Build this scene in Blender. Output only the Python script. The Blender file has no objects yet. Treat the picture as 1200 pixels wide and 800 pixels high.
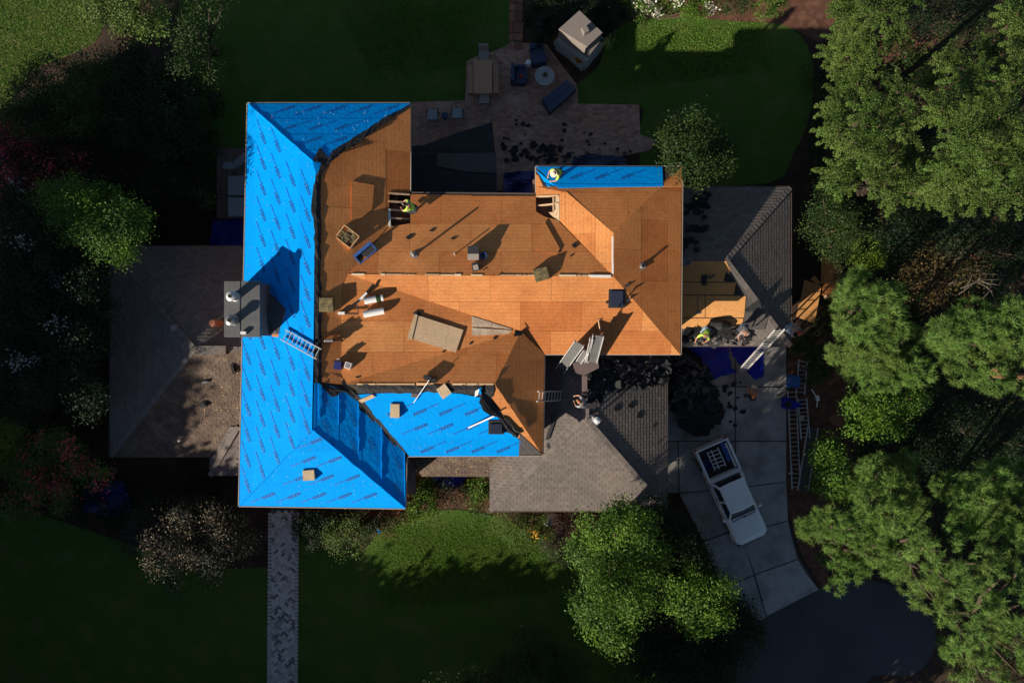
import bpy, math, random
import numpy as np
from mathutils import Vector, Matrix

random.seed(7)
rng = np.random.default_rng(11)
R = math.radians
S = bpy.context.scene
COL = S.collection

# ---------------------------------------------------------------- camera, sky, sun, exposure
H = 33.3                                   # drone height above the ground (m)
cam_d = bpy.data.cameras.new("camera")
cam_d.lens = 24.0; cam_d.sensor_width = 36.0; cam_d.clip_end = 2000.0; cam_d.clip_start = 0.5
cam = bpy.data.objects.new("camera", cam_d); COL.objects.link(cam)
cam.location = (0, 0, H); cam.rotation_euler = (0, 0, 0)
S.camera = cam

SUN_EL, SUN_AZ = R(22.8), R(38.5)          # shadows run towards +x +y at 38.5 degrees
SD = Vector((-math.cos(SUN_EL)*math.cos(SUN_AZ), -math.cos(SUN_EL)*math.sin(SUN_AZ), math.sin(SUN_EL)))
W = bpy.data.worlds.new("World"); S.world = W; W.use_nodes = True
nt = W.node_tree; nt.nodes.clear()
sky = nt.nodes.new('ShaderNodeTexSky'); sky.sky_type = 'NISHITA'; sky.sun_disc = False
sky.sun_elevation = SUN_EL; sky.sun_rotation = math.atan2(SD.x, SD.y) % (2*math.pi)
sky.air_density = 1.0; sky.dust_density = 0.6; sky.ozone_density = 1.5
bg = nt.nodes.new('ShaderNodeBackground'); bg.inputs[1].default_value = 0.05
ow = nt.nodes.new('ShaderNodeOutputWorld')
nt.links.new(sky.outputs[0], bg.inputs[0]); nt.links.new(bg.outputs[0], ow.inputs[0])
sd = bpy.data.lights.new("sun", 'SUN'); sd.energy = 5.0; sd.angle = R(0.5); sd.color = (1.0, 0.87, 0.70)
so = bpy.data.objects.new("sun", sd); COL.objects.link(so)
so.rotation_euler = (-SD).to_track_quat('-Z', 'Y').to_euler(); so.location = SD*80
S.view_settings.view_transform = 'Standard'; S.view_settings.look = 'None'
S.view_settings.exposure = 0.58; S.view_settings.gamma = 1.0; S.view_settings.use_curve_mapping = False
S.cycles.max_bounces = 4; S.cycles.diffuse_bounces = 2; S.cycles.glossy_bounces = 2
S.cycles.transparent_max_bounces = 4

# ---------------------------------------------------------------- helpers
def P(px, py, z):                           # a spot given by where it lies in plan at height z
    k = (H - z)/800.0
    return Vector(((px-600)*k, (400-py)*k, z))
def M_(v): return v                        # metres marker
def plane3(a, b, c):
    (x1,y1,z1),(x2,y2,z2),(x3,y3,z3) = a, b, c
    A = np.array([[x1,y1,1],[x2,y2,1],[x3,y3,1]]); s = np.linalg.solve(A, np.array([z1,z2,z3]))
    return tuple(float(q) for q in s)
def PP(px, py, pl, up=0.0):
    a, b, c = pl; c = c+up
    k = (H-c)/(800+a*(px-600)+b*(400-py))
    return Vector(((px-600)*k, (400-py)*k, H-800*k))
def zat(pl, x, y): return pl[0]*x+pl[1]*y+pl[2]

def tag(o, label=None, cat=None, group=None, kind=None):
    if label: o['label'] = label
    if cat: o['category'] = cat
    if group: o['group'] = group
    if kind: o['kind'] = kind
    return o
def empty(name, loc=(0,0,0), rz=0.0, label=None, cat=None, group=None):
    o = bpy.data.objects.new(name, None); COL.objects.link(o)
    o.location = loc; o.rotation_euler = (0,0,rz); o.empty_display_size = .2
    return tag(o, label, cat, group)

class MB:
    """collects shapes and links them as one mesh object"""
    def __init__(s): s.v=[]; s.f=[]; s.t=[]; s.m=[]; s.xf=None
    def add(s, vs, fs, tone=0.0, mi=0):
        n=len(s.v)
        if s.xf is not None: vs=[s.xf@Vector(q) for q in vs]
        s.v += [tuple(q) for q in vs]; s.f += [tuple(i+n for i in f) for f in fs]
        s.t += [tone]*len(fs); s.m += [mi]*len(fs)
        return s
    def box(s, x0,x1,y0,y1,z0,z1, tone=0, mi=0):
        vs=[(x0,y0,z0),(x1,y0,z0),(x1,y1,z0),(x0,y1,z0),(x0,y0,z1),(x1,y0,z1),(x1,y1,z1),(x0,y1,z1)]
        return s.add(vs,[(3,2,1,0),(4,5,6,7),(0,1,5,4),(1,2,6,5),(2,3,7,6),(3,0,4,7)],tone,mi)
    def prism(s, poly, z0, z1, tone=0, mi=0, top=None):
        n=len(poly); top = top or poly
        vs=[(p[0],p[1],z0 if len(p)<3 else p[2]+z0) for p in poly]+[(p[0],p[1],z1 if len(p)<3 else p[2]+z1) for p in top]
        return s.add(vs,[tuple(range(n-1,-1,-1)),tuple(range(n,2*n))]+[(i,(i+1)%n,n+(i+1)%n,n+i) for i in range(n)],tone,mi)
    def bar(s, a, b, w, h=None, tone=0, mi=0, up=(0,0,1)):
        a=Vector(a); b=Vector(b); h=h or w; d=(b-a).normalized(); up=Vector(up)
        if abs(d.dot(up))>.97: up=Vector((1,0,0))
        x=d.cross(up).normalized(); y=x.cross(d).normalized()
        c=[(-1,-1),(1,-1),(1,1),(-1,1)]
        vs=[a+x*(i*w/2)+y*(j*h/2) for i,j in c]+[b+x*(i*w/2)+y*(j*h/2) for i,j in c]
        return s.add(vs,[(3,2,1,0),(4,5,6,7),(0,1,5,4),(1,2,6,5),(2,3,7,6),(3,0,4,7)],tone,mi)
    def tube(s, pts, r, n=8, tone=0, mi=0, cap=True):
        pts=[Vector(p) for p in pts]; m=len(pts)
        rs = r if isinstance(r,(list,tuple)) else [r]*m
        vs=[]; fs=[]
        for i,p in enumerate(pts):
            d=((pts[min(i+1,m-1)]-pts[max(i-1,0)])).normalized()
            u=Vector((0,0,1)) if abs(d.z)<.9 else Vector((1,0,0))
            x=d.cross(u).normalized(); y=x.cross(d).normalized()
            for k in range(n):
                a=2*math.pi*k/n; vs.append(p+(x*math.cos(a)+y*math.sin(a))*rs[i])
        for i in range(m-1):
            for k in range(n): fs.append((i*n+k,i*n+(k+1)%n,(i+1)*n+(k+1)%n,(i+1)*n+k))
        if cap: fs += [tuple(range(n-1,-1,-1)), tuple(range((m-1)*n,m*n))]
        return s.add(vs,fs,tone,mi)
    def lathe(s, c, prof, n=16, tone=0, mi=0, cap=True):
        vs=[];fs=[];c=Vector(c);m=len(prof)
        for (r,z) in prof:
            for k in range(n):
                a=2*math.pi*k/n; vs.append(c+Vector((r*math.cos(a),r*math.sin(a),z)))
        for i in range(m-1):
            for k in range(n): fs.append((i*n+k,i*n+(k+1)%n,(i+1)*n+(k+1)%n,(i+1)*n+k))
        if cap: fs += [tuple(range(n-1,-1,-1)), tuple(range((m-1)*n,m*n))]
        return s.add(vs,fs,tone,mi)
    def build(s, name, mats, parent=None, smooth=False, loc=None, rz=0, kind=None):
        me=bpy.data.meshes.new(name); me.from_pydata(s.v,[],s.f)
        at=me.attributes.new('tone','FLOAT','FACE'); at.data.foreach_set('value',s.t)
        if not isinstance(mats,(list,tuple)): mats=[mats]
        for m in mats: me.materials.append(m)
        me.polygons.foreach_set('material_index', s.m)
        if smooth:
            me.polygons.foreach_set('use_smooth',[True]*len(s.f))
            try: me.set_sharp_from_angle(angle=R(40))
            except Exception: pass
        me.update()
        o=bpy.data.objects.new(name,me); COL.objects.link(o)
        if parent: o.parent=parent
        if loc is not None: o.location=loc
        if rz: o.rotation_euler=(0,0,rz)
        if kind: o['kind']=kind
        return o
def copy_tree(o, parent=None):
    c=o.copy(); COL.objects.link(c)
    if parent: c.parent=parent
    for ch in [q for q in o.children]: copy_tree(ch,c)
    return c

# ---------------------------------------------------------------- materials
def mat(name, col, rough=.8, nscale=6, namt=.25, bump=0.0, bscale=30, col2=None, c2scale=1.5, c2lo=.45, c2hi=.65,
        spec=.5, metal=0.0, stretch=None, bdist=.02, rand=0.0, emis=None):
    m=bpy.data.materials.new(name); m.use_nodes=True; t=m.node_tree; N=t.nodes; L=t.links
    b=N['Principled BSDF']; b.inputs['Roughness'].default_value=rough
    b.inputs['Specular IOR Level'].default_value=spec; b.inputs['Metallic'].default_value=metal
    tc=N.new('ShaderNodeTexCoord'); mp=N.new('ShaderNodeMapping')
    ge=N.new('ShaderNodeNewGeometry'); L.new(ge.outputs['Position'],mp.inputs[0])
    if stretch: mp.inputs['Scale'].default_value=stretch
    n1=N.new('ShaderNodeTexNoise'); n1.inputs['Scale'].default_value=nscale; n1.inputs['Detail'].default_value=6; n1.inputs['Roughness'].default_value=.65
    L.new(mp.outputs[0],n1.inputs['Vector'])
    base=None
    if col2 is not None:
        n2=N.new('ShaderNodeTexNoise'); n2.inputs['Scale'].default_value=c2scale; n2.inputs['Detail'].default_value=5
        L.new(mp.outputs[0],n2.inputs['Vector'])
        mr=N.new('ShaderNodeMapRange'); mr.inputs[1].default_value=c2lo; mr.inputs[2].default_value=c2hi; L.new(n2.outputs[0],mr.inputs[0])
        mx=N.new('ShaderNodeMix'); mx.data_type='RGBA'; mx.inputs[6].default_value=(*col,1); mx.inputs[7].default_value=(*col2,1)
        L.new(mr.outputs[0],mx.inputs[0]); base=mx.outputs[2]
    ma=N.new('ShaderNodeMath'); ma.operation='MULTIPLY_ADD'; ma.inputs[1].default_value=2*namt; ma.inputs[2].default_value=1-namt
    L.new(n1.outputs[0],ma.inputs[0])
    at=N.new('ShaderNodeAttribute'); at.attribute_name='tone'
    ad=N.new('ShaderNodeMath'); ad.operation='ADD'; ad.inputs[1].default_value=1.0; L.new(at.outputs['Fac'],ad.inputs[0])
    mu=N.new('ShaderNodeMath'); mu.operation='MULTIPLY'; L.new(ma.outputs[0],mu.inputs[0]); L.new(ad.outputs[0],mu.inputs[1])
    vm=N.new('ShaderNodeVectorMath'); vm.operation='SCALE'
    if base: L.new(base,vm.inputs[0])
    else: vm.inputs[0].default_value=col
    L.new(mu.outputs[0],vm.inputs['Scale']); L.new(vm.outputs[0],b.inputs['Base Color'])
    if bump:
        n3=N.new('ShaderNodeTexNoise'); n3.inputs['Scale'].default_value=bscale; n3.inputs['Detail'].default_value=4
        L.new(mp.outputs[0],n3.inputs['Vector'])
        bp=N.new('ShaderNodeBump'); bp.inputs['Strength'].default_value=bump; bp.inputs['Distance'].default_value=bdist
        L.new(n3.outputs[0],bp.inputs['Height']); L.new(bp.outputs[0],b.inputs['Normal'])
    return m

def osb(name, col, dark, amt=.3, lines=None):
    """strand board: flakes, nail rows, weather stains"""
    m=mat(name, col, .75, 3.0, amt, .25, 60, col2=dark, c2scale=2.2, c2lo=.5, c2hi=.75, spec=.25, bdist=.01)
    t=m.node_tree; N=t.nodes; L=t.links; b=N['Principled BSDF']
    src=b.inputs['Base Color'].links[0].from_socket
    ge=[n for n in N if n.type=='NEW_GEOMETRY'][0]
    v=N.new('ShaderNodeTexVoronoi'); v.inputs['Scale'].default_value=24; v.feature='F1'
    L.new(ge.outputs['Position'],v.inputs['Vector'])
    sp=N.new('ShaderNodeSeparateColor'); L.new(v.outputs['Color'],sp.inputs[0])
    mr=N.new('ShaderNodeMapRange'); mr.inputs[3].default_value=.86; mr.inputs[4].default_value=1.12; L.new(sp.outputs[0],mr.inputs[0])
    n=N.new('ShaderNodeTexNoise'); n.inputs['Scale'].default_value=7; n.inputs['Detail'].default_value=8; n.inputs['Roughness'].default_value=.8
    L.new(ge.outputs['Position'],n.inputs['Vector'])
    m2=N.new('ShaderNodeMapRange'); m2.inputs[1].default_value=.33; m2.inputs[2].default_value=.42; m2.inputs[3].default_value=.62; m2.inputs[4].default_value=1; L.new(n.outputs[0],m2.inputs[0])
    mu=N.new('ShaderNodeMath'); mu.operation='MULTIPLY'; L.new(mr.outputs[0],mu.inputs[0]); L.new(m2.outputs[0],mu.inputs[1])
    vm=N.new('ShaderNodeVectorMath'); vm.operation='SCALE'; L.new(src,vm.inputs[0]); L.new(mu.outputs[0],vm.inputs['Scale'])
    at=[q for q in N if q.type=='ATTRIBUTE'][0]
    cc=N.new('ShaderNodeCombineXYZ'); cc.inputs[0].default_value=1
    for i,k_ in ((1,.8),(2,1.3)):
        q=N.new('ShaderNodeMath'); q.operation='MULTIPLY_ADD'; q.inputs[1].default_value=k_; q.inputs[2].default_value=1; L.new(at.outputs['Fac'],q.inputs[0]); L.new(q.outputs[0],cc.inputs[i])
    v2=N.new('ShaderNodeVectorMath'); v2.operation='MULTIPLY'; L.new(vm.outputs[0],v2.inputs[0]); L.new(cc.outputs[0],v2.inputs[1])
    if lines is not None:      # faint course lines left by the old shingles
        wv=N.new('ShaderNodeTexWave'); wv.wave_type='BANDS'; wv.bands_direction=lines; wv.inputs['Scale'].default_value=2.2; wv.inputs['Distortion'].default_value=1.2; wv.inputs['Detail'].default_value=3; wv.inputs['Detail Scale'].default_value=2.5
        L.new(ge.outputs['Position'],wv.inputs['Vector'])
        wm=N.new('ShaderNodeMapRange'); wm.inputs[1].default_value=0; wm.inputs[2].default_value=.22; wm.inputs[3].default_value=.86; wm.inputs[4].default_value=1.02; L.new(wv.outputs['Fac'],wm.inputs[0])
        v4=N.new('ShaderNodeVectorMath'); v4.operation='SCALE'; L.new(v2.outputs[0],v4.inputs[0]); L.new(wm.outputs[0],v4.inputs['Scale']); v2=v4
    # rain streaks and grey weathering
    w=N.new('ShaderNodeTexNoise'); w.inputs['Scale'].default_value=.55; w.inputs['Detail'].default_value=7; w.inputs['Roughness'].default_value=.7; L.new(ge.outputs['Position'],w.inputs['Vector'])
    wr=N.new('ShaderNodeMapRange'); wr.inputs[1].default_value=.40; wr.inputs[2].default_value=.66; wr.inputs[3].default_value=.84; wr.inputs[4].default_value=1.06; L.new(w.outputs[0],wr.inputs[0])
    v3=N.new('ShaderNodeVectorMath'); v3.operation='SCALE'; L.new(v2.outputs[0],v3.inputs[0]); L.new(wr.outputs[0],v3.inputs['Scale'])
    L.new(v3.outputs[0],b.inputs['Base Color'])
    return m

MT={}
MT['osb']=osb('strand_board',(.60,.235,.075),(.50,.175,.052),.14,'Y')
MT['osb_v']=osb('strand_board_upright',(.60,.235,.075),(.50,.175,.052),.14,'X')
MT['osb_pale']=osb('pale_strand_board',(.60,.44,.28),(.52,.36,.21),.15)
MT['osb_new']=osb('new_strand_board',(.62,.31,.11),(.55,.26,.09),.12)
MT['osb_edge']=mat('raw_board_edge',(.66,.42,.22),.8,12,.4)
MT['rot']=mat('weathered_plank',(.46,.34,.24),.85,7,.5,.3,20,col2=(.62,.52,.4),c2scale=3)
MT['lumber']=mat('lumber',(.60,.40,.24),.75,8,.2)
MT['blue']=mat('blue_underlayment',(.0,.30,.87),.7,1.6,.13,.28,6,spec=.04,bdist=.05)
MT['print']=mat('print_ink',(.003,.09,.36),.6,5,.2)
MT['print_faint']=mat('faint_print_ink',(.002,.15,.58),.5,5,.2)
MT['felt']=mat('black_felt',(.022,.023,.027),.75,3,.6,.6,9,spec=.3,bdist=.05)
MT['felt_grey']=mat('grey_felt',(.075,.07,.07),.8,3,.4,.5,9,spec=.3,bdist=.05)
MT['shingle']=mat('asphalt_shingle',(.165,.146,.139),.92,5,.28,.5,120,col2=(.19,.162,.150),c2scale=.7,spec=.2)
MT['shingle_e']=MT['shingle']
MT['shingle_dirty']=mat('littered_shingle',(.115,.085,.07),.92,5,.45,.5,120,col2=(.17,.13,.10),c2scale=2,spec=.2)
MT['deck']=mat('roof_underside',(.05,.035,.025),.9,3,.2)
MT['fascia']=mat('fascia_board',(.42,.36,.31),.6,3,.15)
MT['gutter']=mat('brown_gutter',(.10,.075,.065),.5,3,.2)
MT['brickwall']=mat('red_brick_wall',(.22,.11,.08),.9,14,.3,.3,40)
MT['cap']=mat('chimney_cap_metal',(.12,.125,.13),.55,4,.35,.1,20,metal=.3)
MT['metal']=mat('galvanised_metal',(.33,.32,.31),.35,6,.2,metal=.6)
MT['alu']=mat('aluminium',(.62,.62,.62),.4,6,.12,metal=.35)
MT['white']=mat('white_paint',(.78,.78,.78),.5,4,.06)
MT['black']=mat('black_plastic',(.015,.015,.017),.5,4,.3)
MT['dark']=mat('dark_void',(.01,.008,.007),.9,4,.3)  # near-black colour standing in for the darkness inside openings
MT['glass']=mat('dark_glass',(.008,.009,.012),.25,4,.1,spec=.8)
MT['skyl']=mat('skylight_glass',(.03,.035,.06),.15,4,.1,spec=.8)
MT['darkmetal']=mat('dark_metal',(.045,.045,.05),.45,4,.3,metal=.2)
MT['brownmetal']=mat('brown_metal',(.15,.11,.105),.6,4,.2)
MT['mulch']=mat('mulch',(.10,.040,.024),.95,25,.6,.6,60,col2=(.16,.075,.045),c2scale=3)
MT['straw']=mat('pine_straw_soil',(.030,.017,.010),.95,20,.6,.6,50,col2=(.06,.032,.018),c2scale=1.3)
MT['grass']=mat('lawn_grass',(.060,.122,.020),.95,34,.65,.5,70,col2=(.090,.135,.03),c2scale=.9,spec=.1,bdist=.05)
MT['grass_dry']=mat('dry_lawn_grass',(.12,.165,.048),.95,22,.6,.5,55,col2=(.19,.165,.08),c2scale=1.6,c2lo=.5,c2hi=.75,spec=.1,bdist=.05)
MT['concrete']=mat('concrete',(.33,.325,.32),.85,2.2,.35,.15,40,col2=(.23,.225,.22),c2scale=.8,c2lo=.47,c2hi=.62,spec=.3)
MT['asphalt']=mat('asphalt',(.055,.058,.065),.9,14,.2,.3,90,col2=(.045,.047,.05),c2scale=.4)
MT['paver']=mat('path_paver',(.52,.50,.49),.85,8,.25,.2,40)
MT['patio']=mat('patio_paver',(.42,.24,.165),.88,7,.3,.2,40,col2=(.44,.29,.22),c2scale=.8)
MT['flag']=mat('flagstone',(.24,.10,.055),.85,5,.35,.2,30)
MT['mortar']=mat('joint_sand',(.085,.08,.075),.95,10,.2)
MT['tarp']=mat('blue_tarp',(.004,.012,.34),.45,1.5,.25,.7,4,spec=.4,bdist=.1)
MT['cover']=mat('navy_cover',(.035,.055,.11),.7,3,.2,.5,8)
MT['stone']=mat('cast_stone',(.20,.175,.16),.85,5,.15,.15,40)
MT['stucco']=mat('pale_stone_top',(.30,.33,.34),.8,5,.12)
MT['teak']=mat('teak',(.46,.27,.15),.7,6,.2,stretch=(8,1,1))
MT['cloth']=mat('chair_cushion',(.34,.30,.26),.9,6,.1)
MT['truck']=mat('pale_truck_paint',(.86,.90,.95),.35,1,.04,spec=.6)
MT['rubber']=mat('rubber',(.02,.02,.02),.85,6,.2)
MT['lime']=mat('lime_hi_vis_shirt',(.45,.85,.08),.8,8,.08)
MT['orange']=mat('orange_shirt',(.72,.17,.04),.8,8,.1)
MT['skin']=mat('skin',(.42,.22,.14),.6,8,.1)
MT['jeans']=mat('denim',(.05,.06,.09),.9,10,.2)
MT['greycloth']=mat('grey_cloth',(.22,.21,.23),.9,8,.2)
MT['bluecloth']=mat('light_blue_cloth',(.22,.30,.40),.9,8,.1)
MT['straw_hat']=mat('straw_hat',(.62,.55,.42),.85,20,.15)
MT['card']=mat('shingle_pallet_wood',(.40,.21,.09),.85,12,.35,.3,40)
MT['bundle']=mat('olive_wrapped_bundle',(.10,.085,.04),.8,14,.6,.6,30,col2=(.22,.17,.07),c2scale=8)
MT['bluebox']=mat('blue_plastic',(.03,.10,.33),.5,6,.15)
MT['navy']=mat('navy_plastic_shaded_tarp',(.01,.016,.14),.5,6,.2)  # navy plastic; also the shade-darkened colour of two blue tarps
MT['red']=mat('red_cloth',(.35,.03,.03),.8,6,.2)
MT['terracotta']=mat('terracotta',(.45,.17,.09),.8,6,.2)
MT['bark']=mat('bark',(.07,.045,.03),.95,10,.4,.5,20)
MT['bark_pale']=mat('pale_bare_twig',(.11,.09,.075),.95,10,.3)
def leafmat(name,col,col2,trans=.25,rough=.55):
    m=mat(name,col,rough,5,.25,col2=col2,c2scale=.8,c2lo=.4,c2hi=.62,spec=.25)
    t=m.node_tree;N=t.nodes;L=t.links;b=N['Principled BSDF'];src=b.inputs['Base Color'].links[0].from_socket
    tr=N.new('ShaderNodeBsdfTranslucent');L.new(src,tr.inputs[0])
    mx=N.new('ShaderNodeMixShader');mx.inputs[0].default_value=trans
    L.new(b.outputs[0],mx.inputs[1]);L.new(tr.outputs[0],mx.inputs[2]);L.new(mx.outputs[0],N['Material Output'].inputs[0])
    return m
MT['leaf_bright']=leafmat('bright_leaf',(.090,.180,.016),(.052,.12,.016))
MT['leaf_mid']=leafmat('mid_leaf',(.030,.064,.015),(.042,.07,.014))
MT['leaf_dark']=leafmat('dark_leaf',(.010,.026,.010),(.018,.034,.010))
MT['leaf_olive']=leafmat('olive_leaf',(.082,.150,.028),(.102,.150,.032))
MT['needle']=leafmat('pine_needle',(.125,.235,.050),(.150,.235,.055),.25)
MT['leaf_grey']=leafmat('grey_green_leaf',(.026,.036,.026),(.042,.046,.03))
MT['leaf_lime']=leafmat('lime_leaf',(.12,.19,.02),(.09,.16,.02))
MT['leaf_brown']=leafmat('tawny_leaf',(.12,.08,.03),(.07,.06,.025))
MT['leaf_maroon']=leafmat('maroon_leaf',(.035,.012,.014),(.05,.02,.02))
MT['fl_white']=leafmat('white_blossom',(.55,.55,.42),(.6,.58,.5),.1)
MT['fl_pink']=leafmat('pink_blossom',(.42,.05,.08),(.5,.1,.1),.1)
MT['fl_beige']=leafmat('beige_blossom',(.15,.115,.08),(.12,.10,.055),.1)
MT['fl_dim']=leafmat('small_white_blossom',(.26,.27,.24),(.2,.2,.18),.1)
MT['fl_yellow']=leafmat('yellow_blossom',(.55,.25,.02),(.6,.35,.05),.1)

# ---------------------------------------------------------------- surfaces cut into pieces
def clip_rect(poly, x0,x1,y0,y1):
    def cl(p, f, inter):
        out=[]
        for i in range(len(p)):
            a=p[i-1]; b=p[i]; fa=f(a); fb=f(b)
            if fb>=0:
                if fa<0: out.append(inter(a,b,fa,fb))
                out.append(b)
            elif fa>=0: out.append(inter(a,b,fa,fb))
        return out
    it=lambda a,b,fa,fb:(a[0]+(b[0]-a[0])*fa/(fa-fb), a[1]+(b[1]-a[1])*fa/(fa-fb))
    for f in (lambda q:q[0]-x0, lambda q:x1-q[0], lambda q:q[1]-y0, lambda q:y1-q[1]):
        poly=cl(poly,f,it)
        if len(poly)<3: return []
    out=[]
    for q in poly:
        if not out or (abs(q[0]-out[-1][0])+abs(q[1]-out[-1][1])>1e-5): out.append(q)
    if len(out)>2 and abs(out[0][0]-out[-1][0])+abs(out[0][1]-out[-1][1])<1e-5: out.pop()
    return out
def area2(p): return .5*sum(p[i-1][0]*p[i][1]-p[i][0]*p[i-1][1] for i in range(len(p)))
def inside(p,x,y):
    c=False
    for i in range(len(p)):
        (x1,y1),(x2,y2)=p[i-1],p[i]
        if (y1>y)!=(y2>y) and x<(x2-x1)*(y-y1)/(y2-y1)+x1: c=not c
    return c
class Frame:
    def __init__(s, pl, udir, origin):
        a,b,c=pl; n=Vector((-a,-b,1)).normalized(); u=Vector((udir[0],udir[1],a*udir[0]+b*udir[1])).normalized()
        s.n=n; s.u=u; s.v=n.cross(u); s.o=Vector(origin)
    def to2(s,p): d=Vector(p)-s.o; return (d.dot(s.u), d.dot(s.v))
    def to3(s,q,h=0): return s.o+s.u*q[0]+s.v*q[1]+s.n*h

def tiles(name, pl, poly3, udir, w, h, gap, thick, m, parent=None, stuff=False, stagger=.5, lift=0.0, lapped=0.0,
          tone=.12, bow=0.0, origin=None, seed=1, cb=None, uoff=0.0, kind=None, minarea=.02):
    rd=random.Random(seed); fr=Frame(pl,udir,origin if origin is not None else poly3[0])
    p2=[fr.to2(p) for p in poly3]
    if area2(p2)<0: p2=p2[::-1]
    us=[q[0] for q in p2]; vs=[q[1] for q in p2]
    big=MB(); out=[]
    j0=math.floor(min(vs)/h); j1=math.ceil(max(vs)/h)
    for j in range(j0,j1):
        off=(uoff+(stagger*w if j%2 else 0)+(rd.uniform(-.04,.04)*w if stuff else 0))
        i0=math.floor((min(us)-off)/w)-1; i1=math.ceil((max(us)-off)/w)+1
        for i in range(i0,i1):
            x0=i*w+off+gap/2; x1=(i+1)*w+off-gap/2; y0=j*h+(gap/2 if not lapped else 0); y1=(j+1)*h-(gap/2 if not lapped else 0)
            c=clip_rect(p2,x0,x1,y0,y1)
            if len(c)<3 or abs(area2(c))<minarea*min(w*h,1.0): continue
            tn=rd.uniform(-tone,tone)
            if rd.random()<.12: tn-=tone*.8
            n=len(c)
            def top(q):
                e=lift+thick+(lapped*(1-(q[1]-y0)/h) if lapped else 0)
                return fr.to3(q,e+(bow*tn if bow else 0))
            vsx=[fr.to3(q,lift) for q in c]+[top(q) for q in c]
            fs=[tuple(range(n-1,-1,-1)),tuple(range(n,2*n))]+[(a,(a+1)%n,n+(a+1)%n,n+a) for a in range(n)]
            mb=big if stuff else MB()
            mb.add(vsx,fs,tn)
            if not stuff:
                o=mb.build(name,m,parent,kind=kind); out.append(o)
                if cb: cb(o,fr,c,(x0,x1,y0,y1),i,j)
    if stuff: return big.build(name,m,parent,kind='stuff')
    return out

def slab(name, poly3, thick, m, parent=None, kind=None):
    mb=MB(); n=len(poly3)
    mb.add([tuple(p) for p in poly3]+[(p[0],p[1],p[2]-thick) for p in poly3],
           [tuple(range(n)),tuple(range(2*n-1,n-1,-1))]+[(i,n+i,n+(i+1)%n,(i+1)%n) for i in range(n)])
    return mb.build(name,m,parent,kind=kind)
def ccw(poly3):
    return poly3 if area2([(p[0],p[1]) for p in poly3])>0 else poly3[::-1]
def px_poly(pts, pl, up=0.0): return ccw([PP(x,y,pl,up) for x,y in pts])
def flat(pts, z): return ccw([P(x,y,z) for x,y in pts])

# lettering printed on the blue underlayment
def text_mesh(txt,size):
    cu=bpy.data.curves.new('t','FONT'); cu.body=txt; cu.size=size; cu.fill_mode='FRONT'; cu.resolution_u=1; cu.offset=.004
    o=bpy.data.objects.new('t',cu); COL.objects.link(o)
    dg=bpy.context.evaluated_depsgraph_get(); me=bpy.data.meshes.new_from_object(o.evaluated_get(dg))
    vs=[(v.co.x,v.co.y) for v in me.vertices]; fs=[tuple(p.vertices) for p in me.polygons]
    bpy.data.objects.remove(o); bpy.data.curves.remove(cu); bpy.data.meshes.remove(me)
    return vs,fs
T_BOLD=text_mesh('DEX30',.19); T_TAIL=text_mesh('SYNTHETIC ROOF',.065)
def strip_print(first=True):
    def cb(o,fr,c,rect,i,j):
        x0,x1,y0,y1=rect; step=1.03; ym=(y0+y1)/2
        a=R(24); ca,sa=math.cos(a),math.sin(a)
        ua=min(q[0] for q in c); ub=max(q[0] for q in c)
        k=math.ceil((ua-.4*j)/step)
        while k*step+.4*j<ub:
            cx=k*step+.4*j; k+=1
            if not (inside(c,cx-.38*ca,ym-.38*sa) and inside(c,cx+.38*ca,ym+.38*sa) and inside(c,cx-.3,ym+.1) and inside(c,cx+.3,ym-.1)): continue
            mb=MB(); flip=(j%2==0) if first else False
            for (vs,fs),off,mi in ((T_BOLD,-.52 if flip else -.05,0),(T_TAIL,.07 if flip else -.62,1)):
                w=[]
                for (vx,vy) in vs:
                    lx=vx+off; ly=vy-(.09 if mi==0 else .03)
                    q=(cx+lx*ca-ly*sa, ym+lx*sa+ly*ca)
                    w.append(fr.to3(q,.046))
                mb.add(w,fs,0,mi)
            mb.build('printed_word',[MT['print'],MT['print_faint']],o)
    return cb

# ================================================================= THE SETTING: ground, lawns, drive, paths
def sheet(name, pts, z, m, kind='structure', thick=0):
    poly=flat(pts,z) if len(pts[0])==2 else pts
    mb=MB(); mb.add(poly,[tuple(range(len(poly)))]); return mb.build(name,m,kind=kind)
mb=MB(); mb.add([(-400,-400,0),(400,-400,0),(400,400,0),(-400,400,0)],[(0,1,2,3)]); mb.build('ground',MT['straw'],kind='structure')
def smooth_poly(pts,n=4):
    out=[]; m=len(pts)
    for i in range(m):
        p0,p1,p2,p3=[Vector(pts[(i+k-1)%m]) for k in range(4)]
        for s in range(n):
            t=s/n
            q=.5*((2*p1)+(p2-p0)*t+(2*p0-5*p1+4*p2-p3)*t*t+(3*p1-p0-3*p2+p3)*t**3); out.append((q.x,q.y))
    return out
LAWN_NW=smooth_poly([(-120,-120),(130,-120),(122,0),(115,45),(80,65),(45,80),(20,105),(-5,140),(-120,160)])
LAWN_N=[(215,-120),(597,-120),(597,52),(585,58),(560,66),(547,72),(545,118),(484,122),(484,230),(200,230)]
LAWN_NE=smooth_poly([(678,122),(676,100),(700,80),(712,50),(740,25),(790,20),(860,25),(925,32),(952,70),(950,130),(930,180),(900,215),(760,215),(750,200),(750,150),(749,123)],3)
LAWN_SW=[(-120,590),(40,600),(160,640),(230,668),(316,664),(315,900),(-120,900)]
LAWN_S=smooth_poly([(348,632),(375,640),(398,650),(425,645),(442,625),(470,610),(500,600),(530,597),(560,600),(600,612),(640,640),(700,680),(760,760),(780,900),(600,900),(347,900),(347,760)],3)
sheet('lawn',LAWN_NW,.012,MT['grass_dry']); sheet('lawn',LAWN_N,.012,MT['grass']); sheet('lawn',LAWN_NE,.012,MT['grass'])
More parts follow.
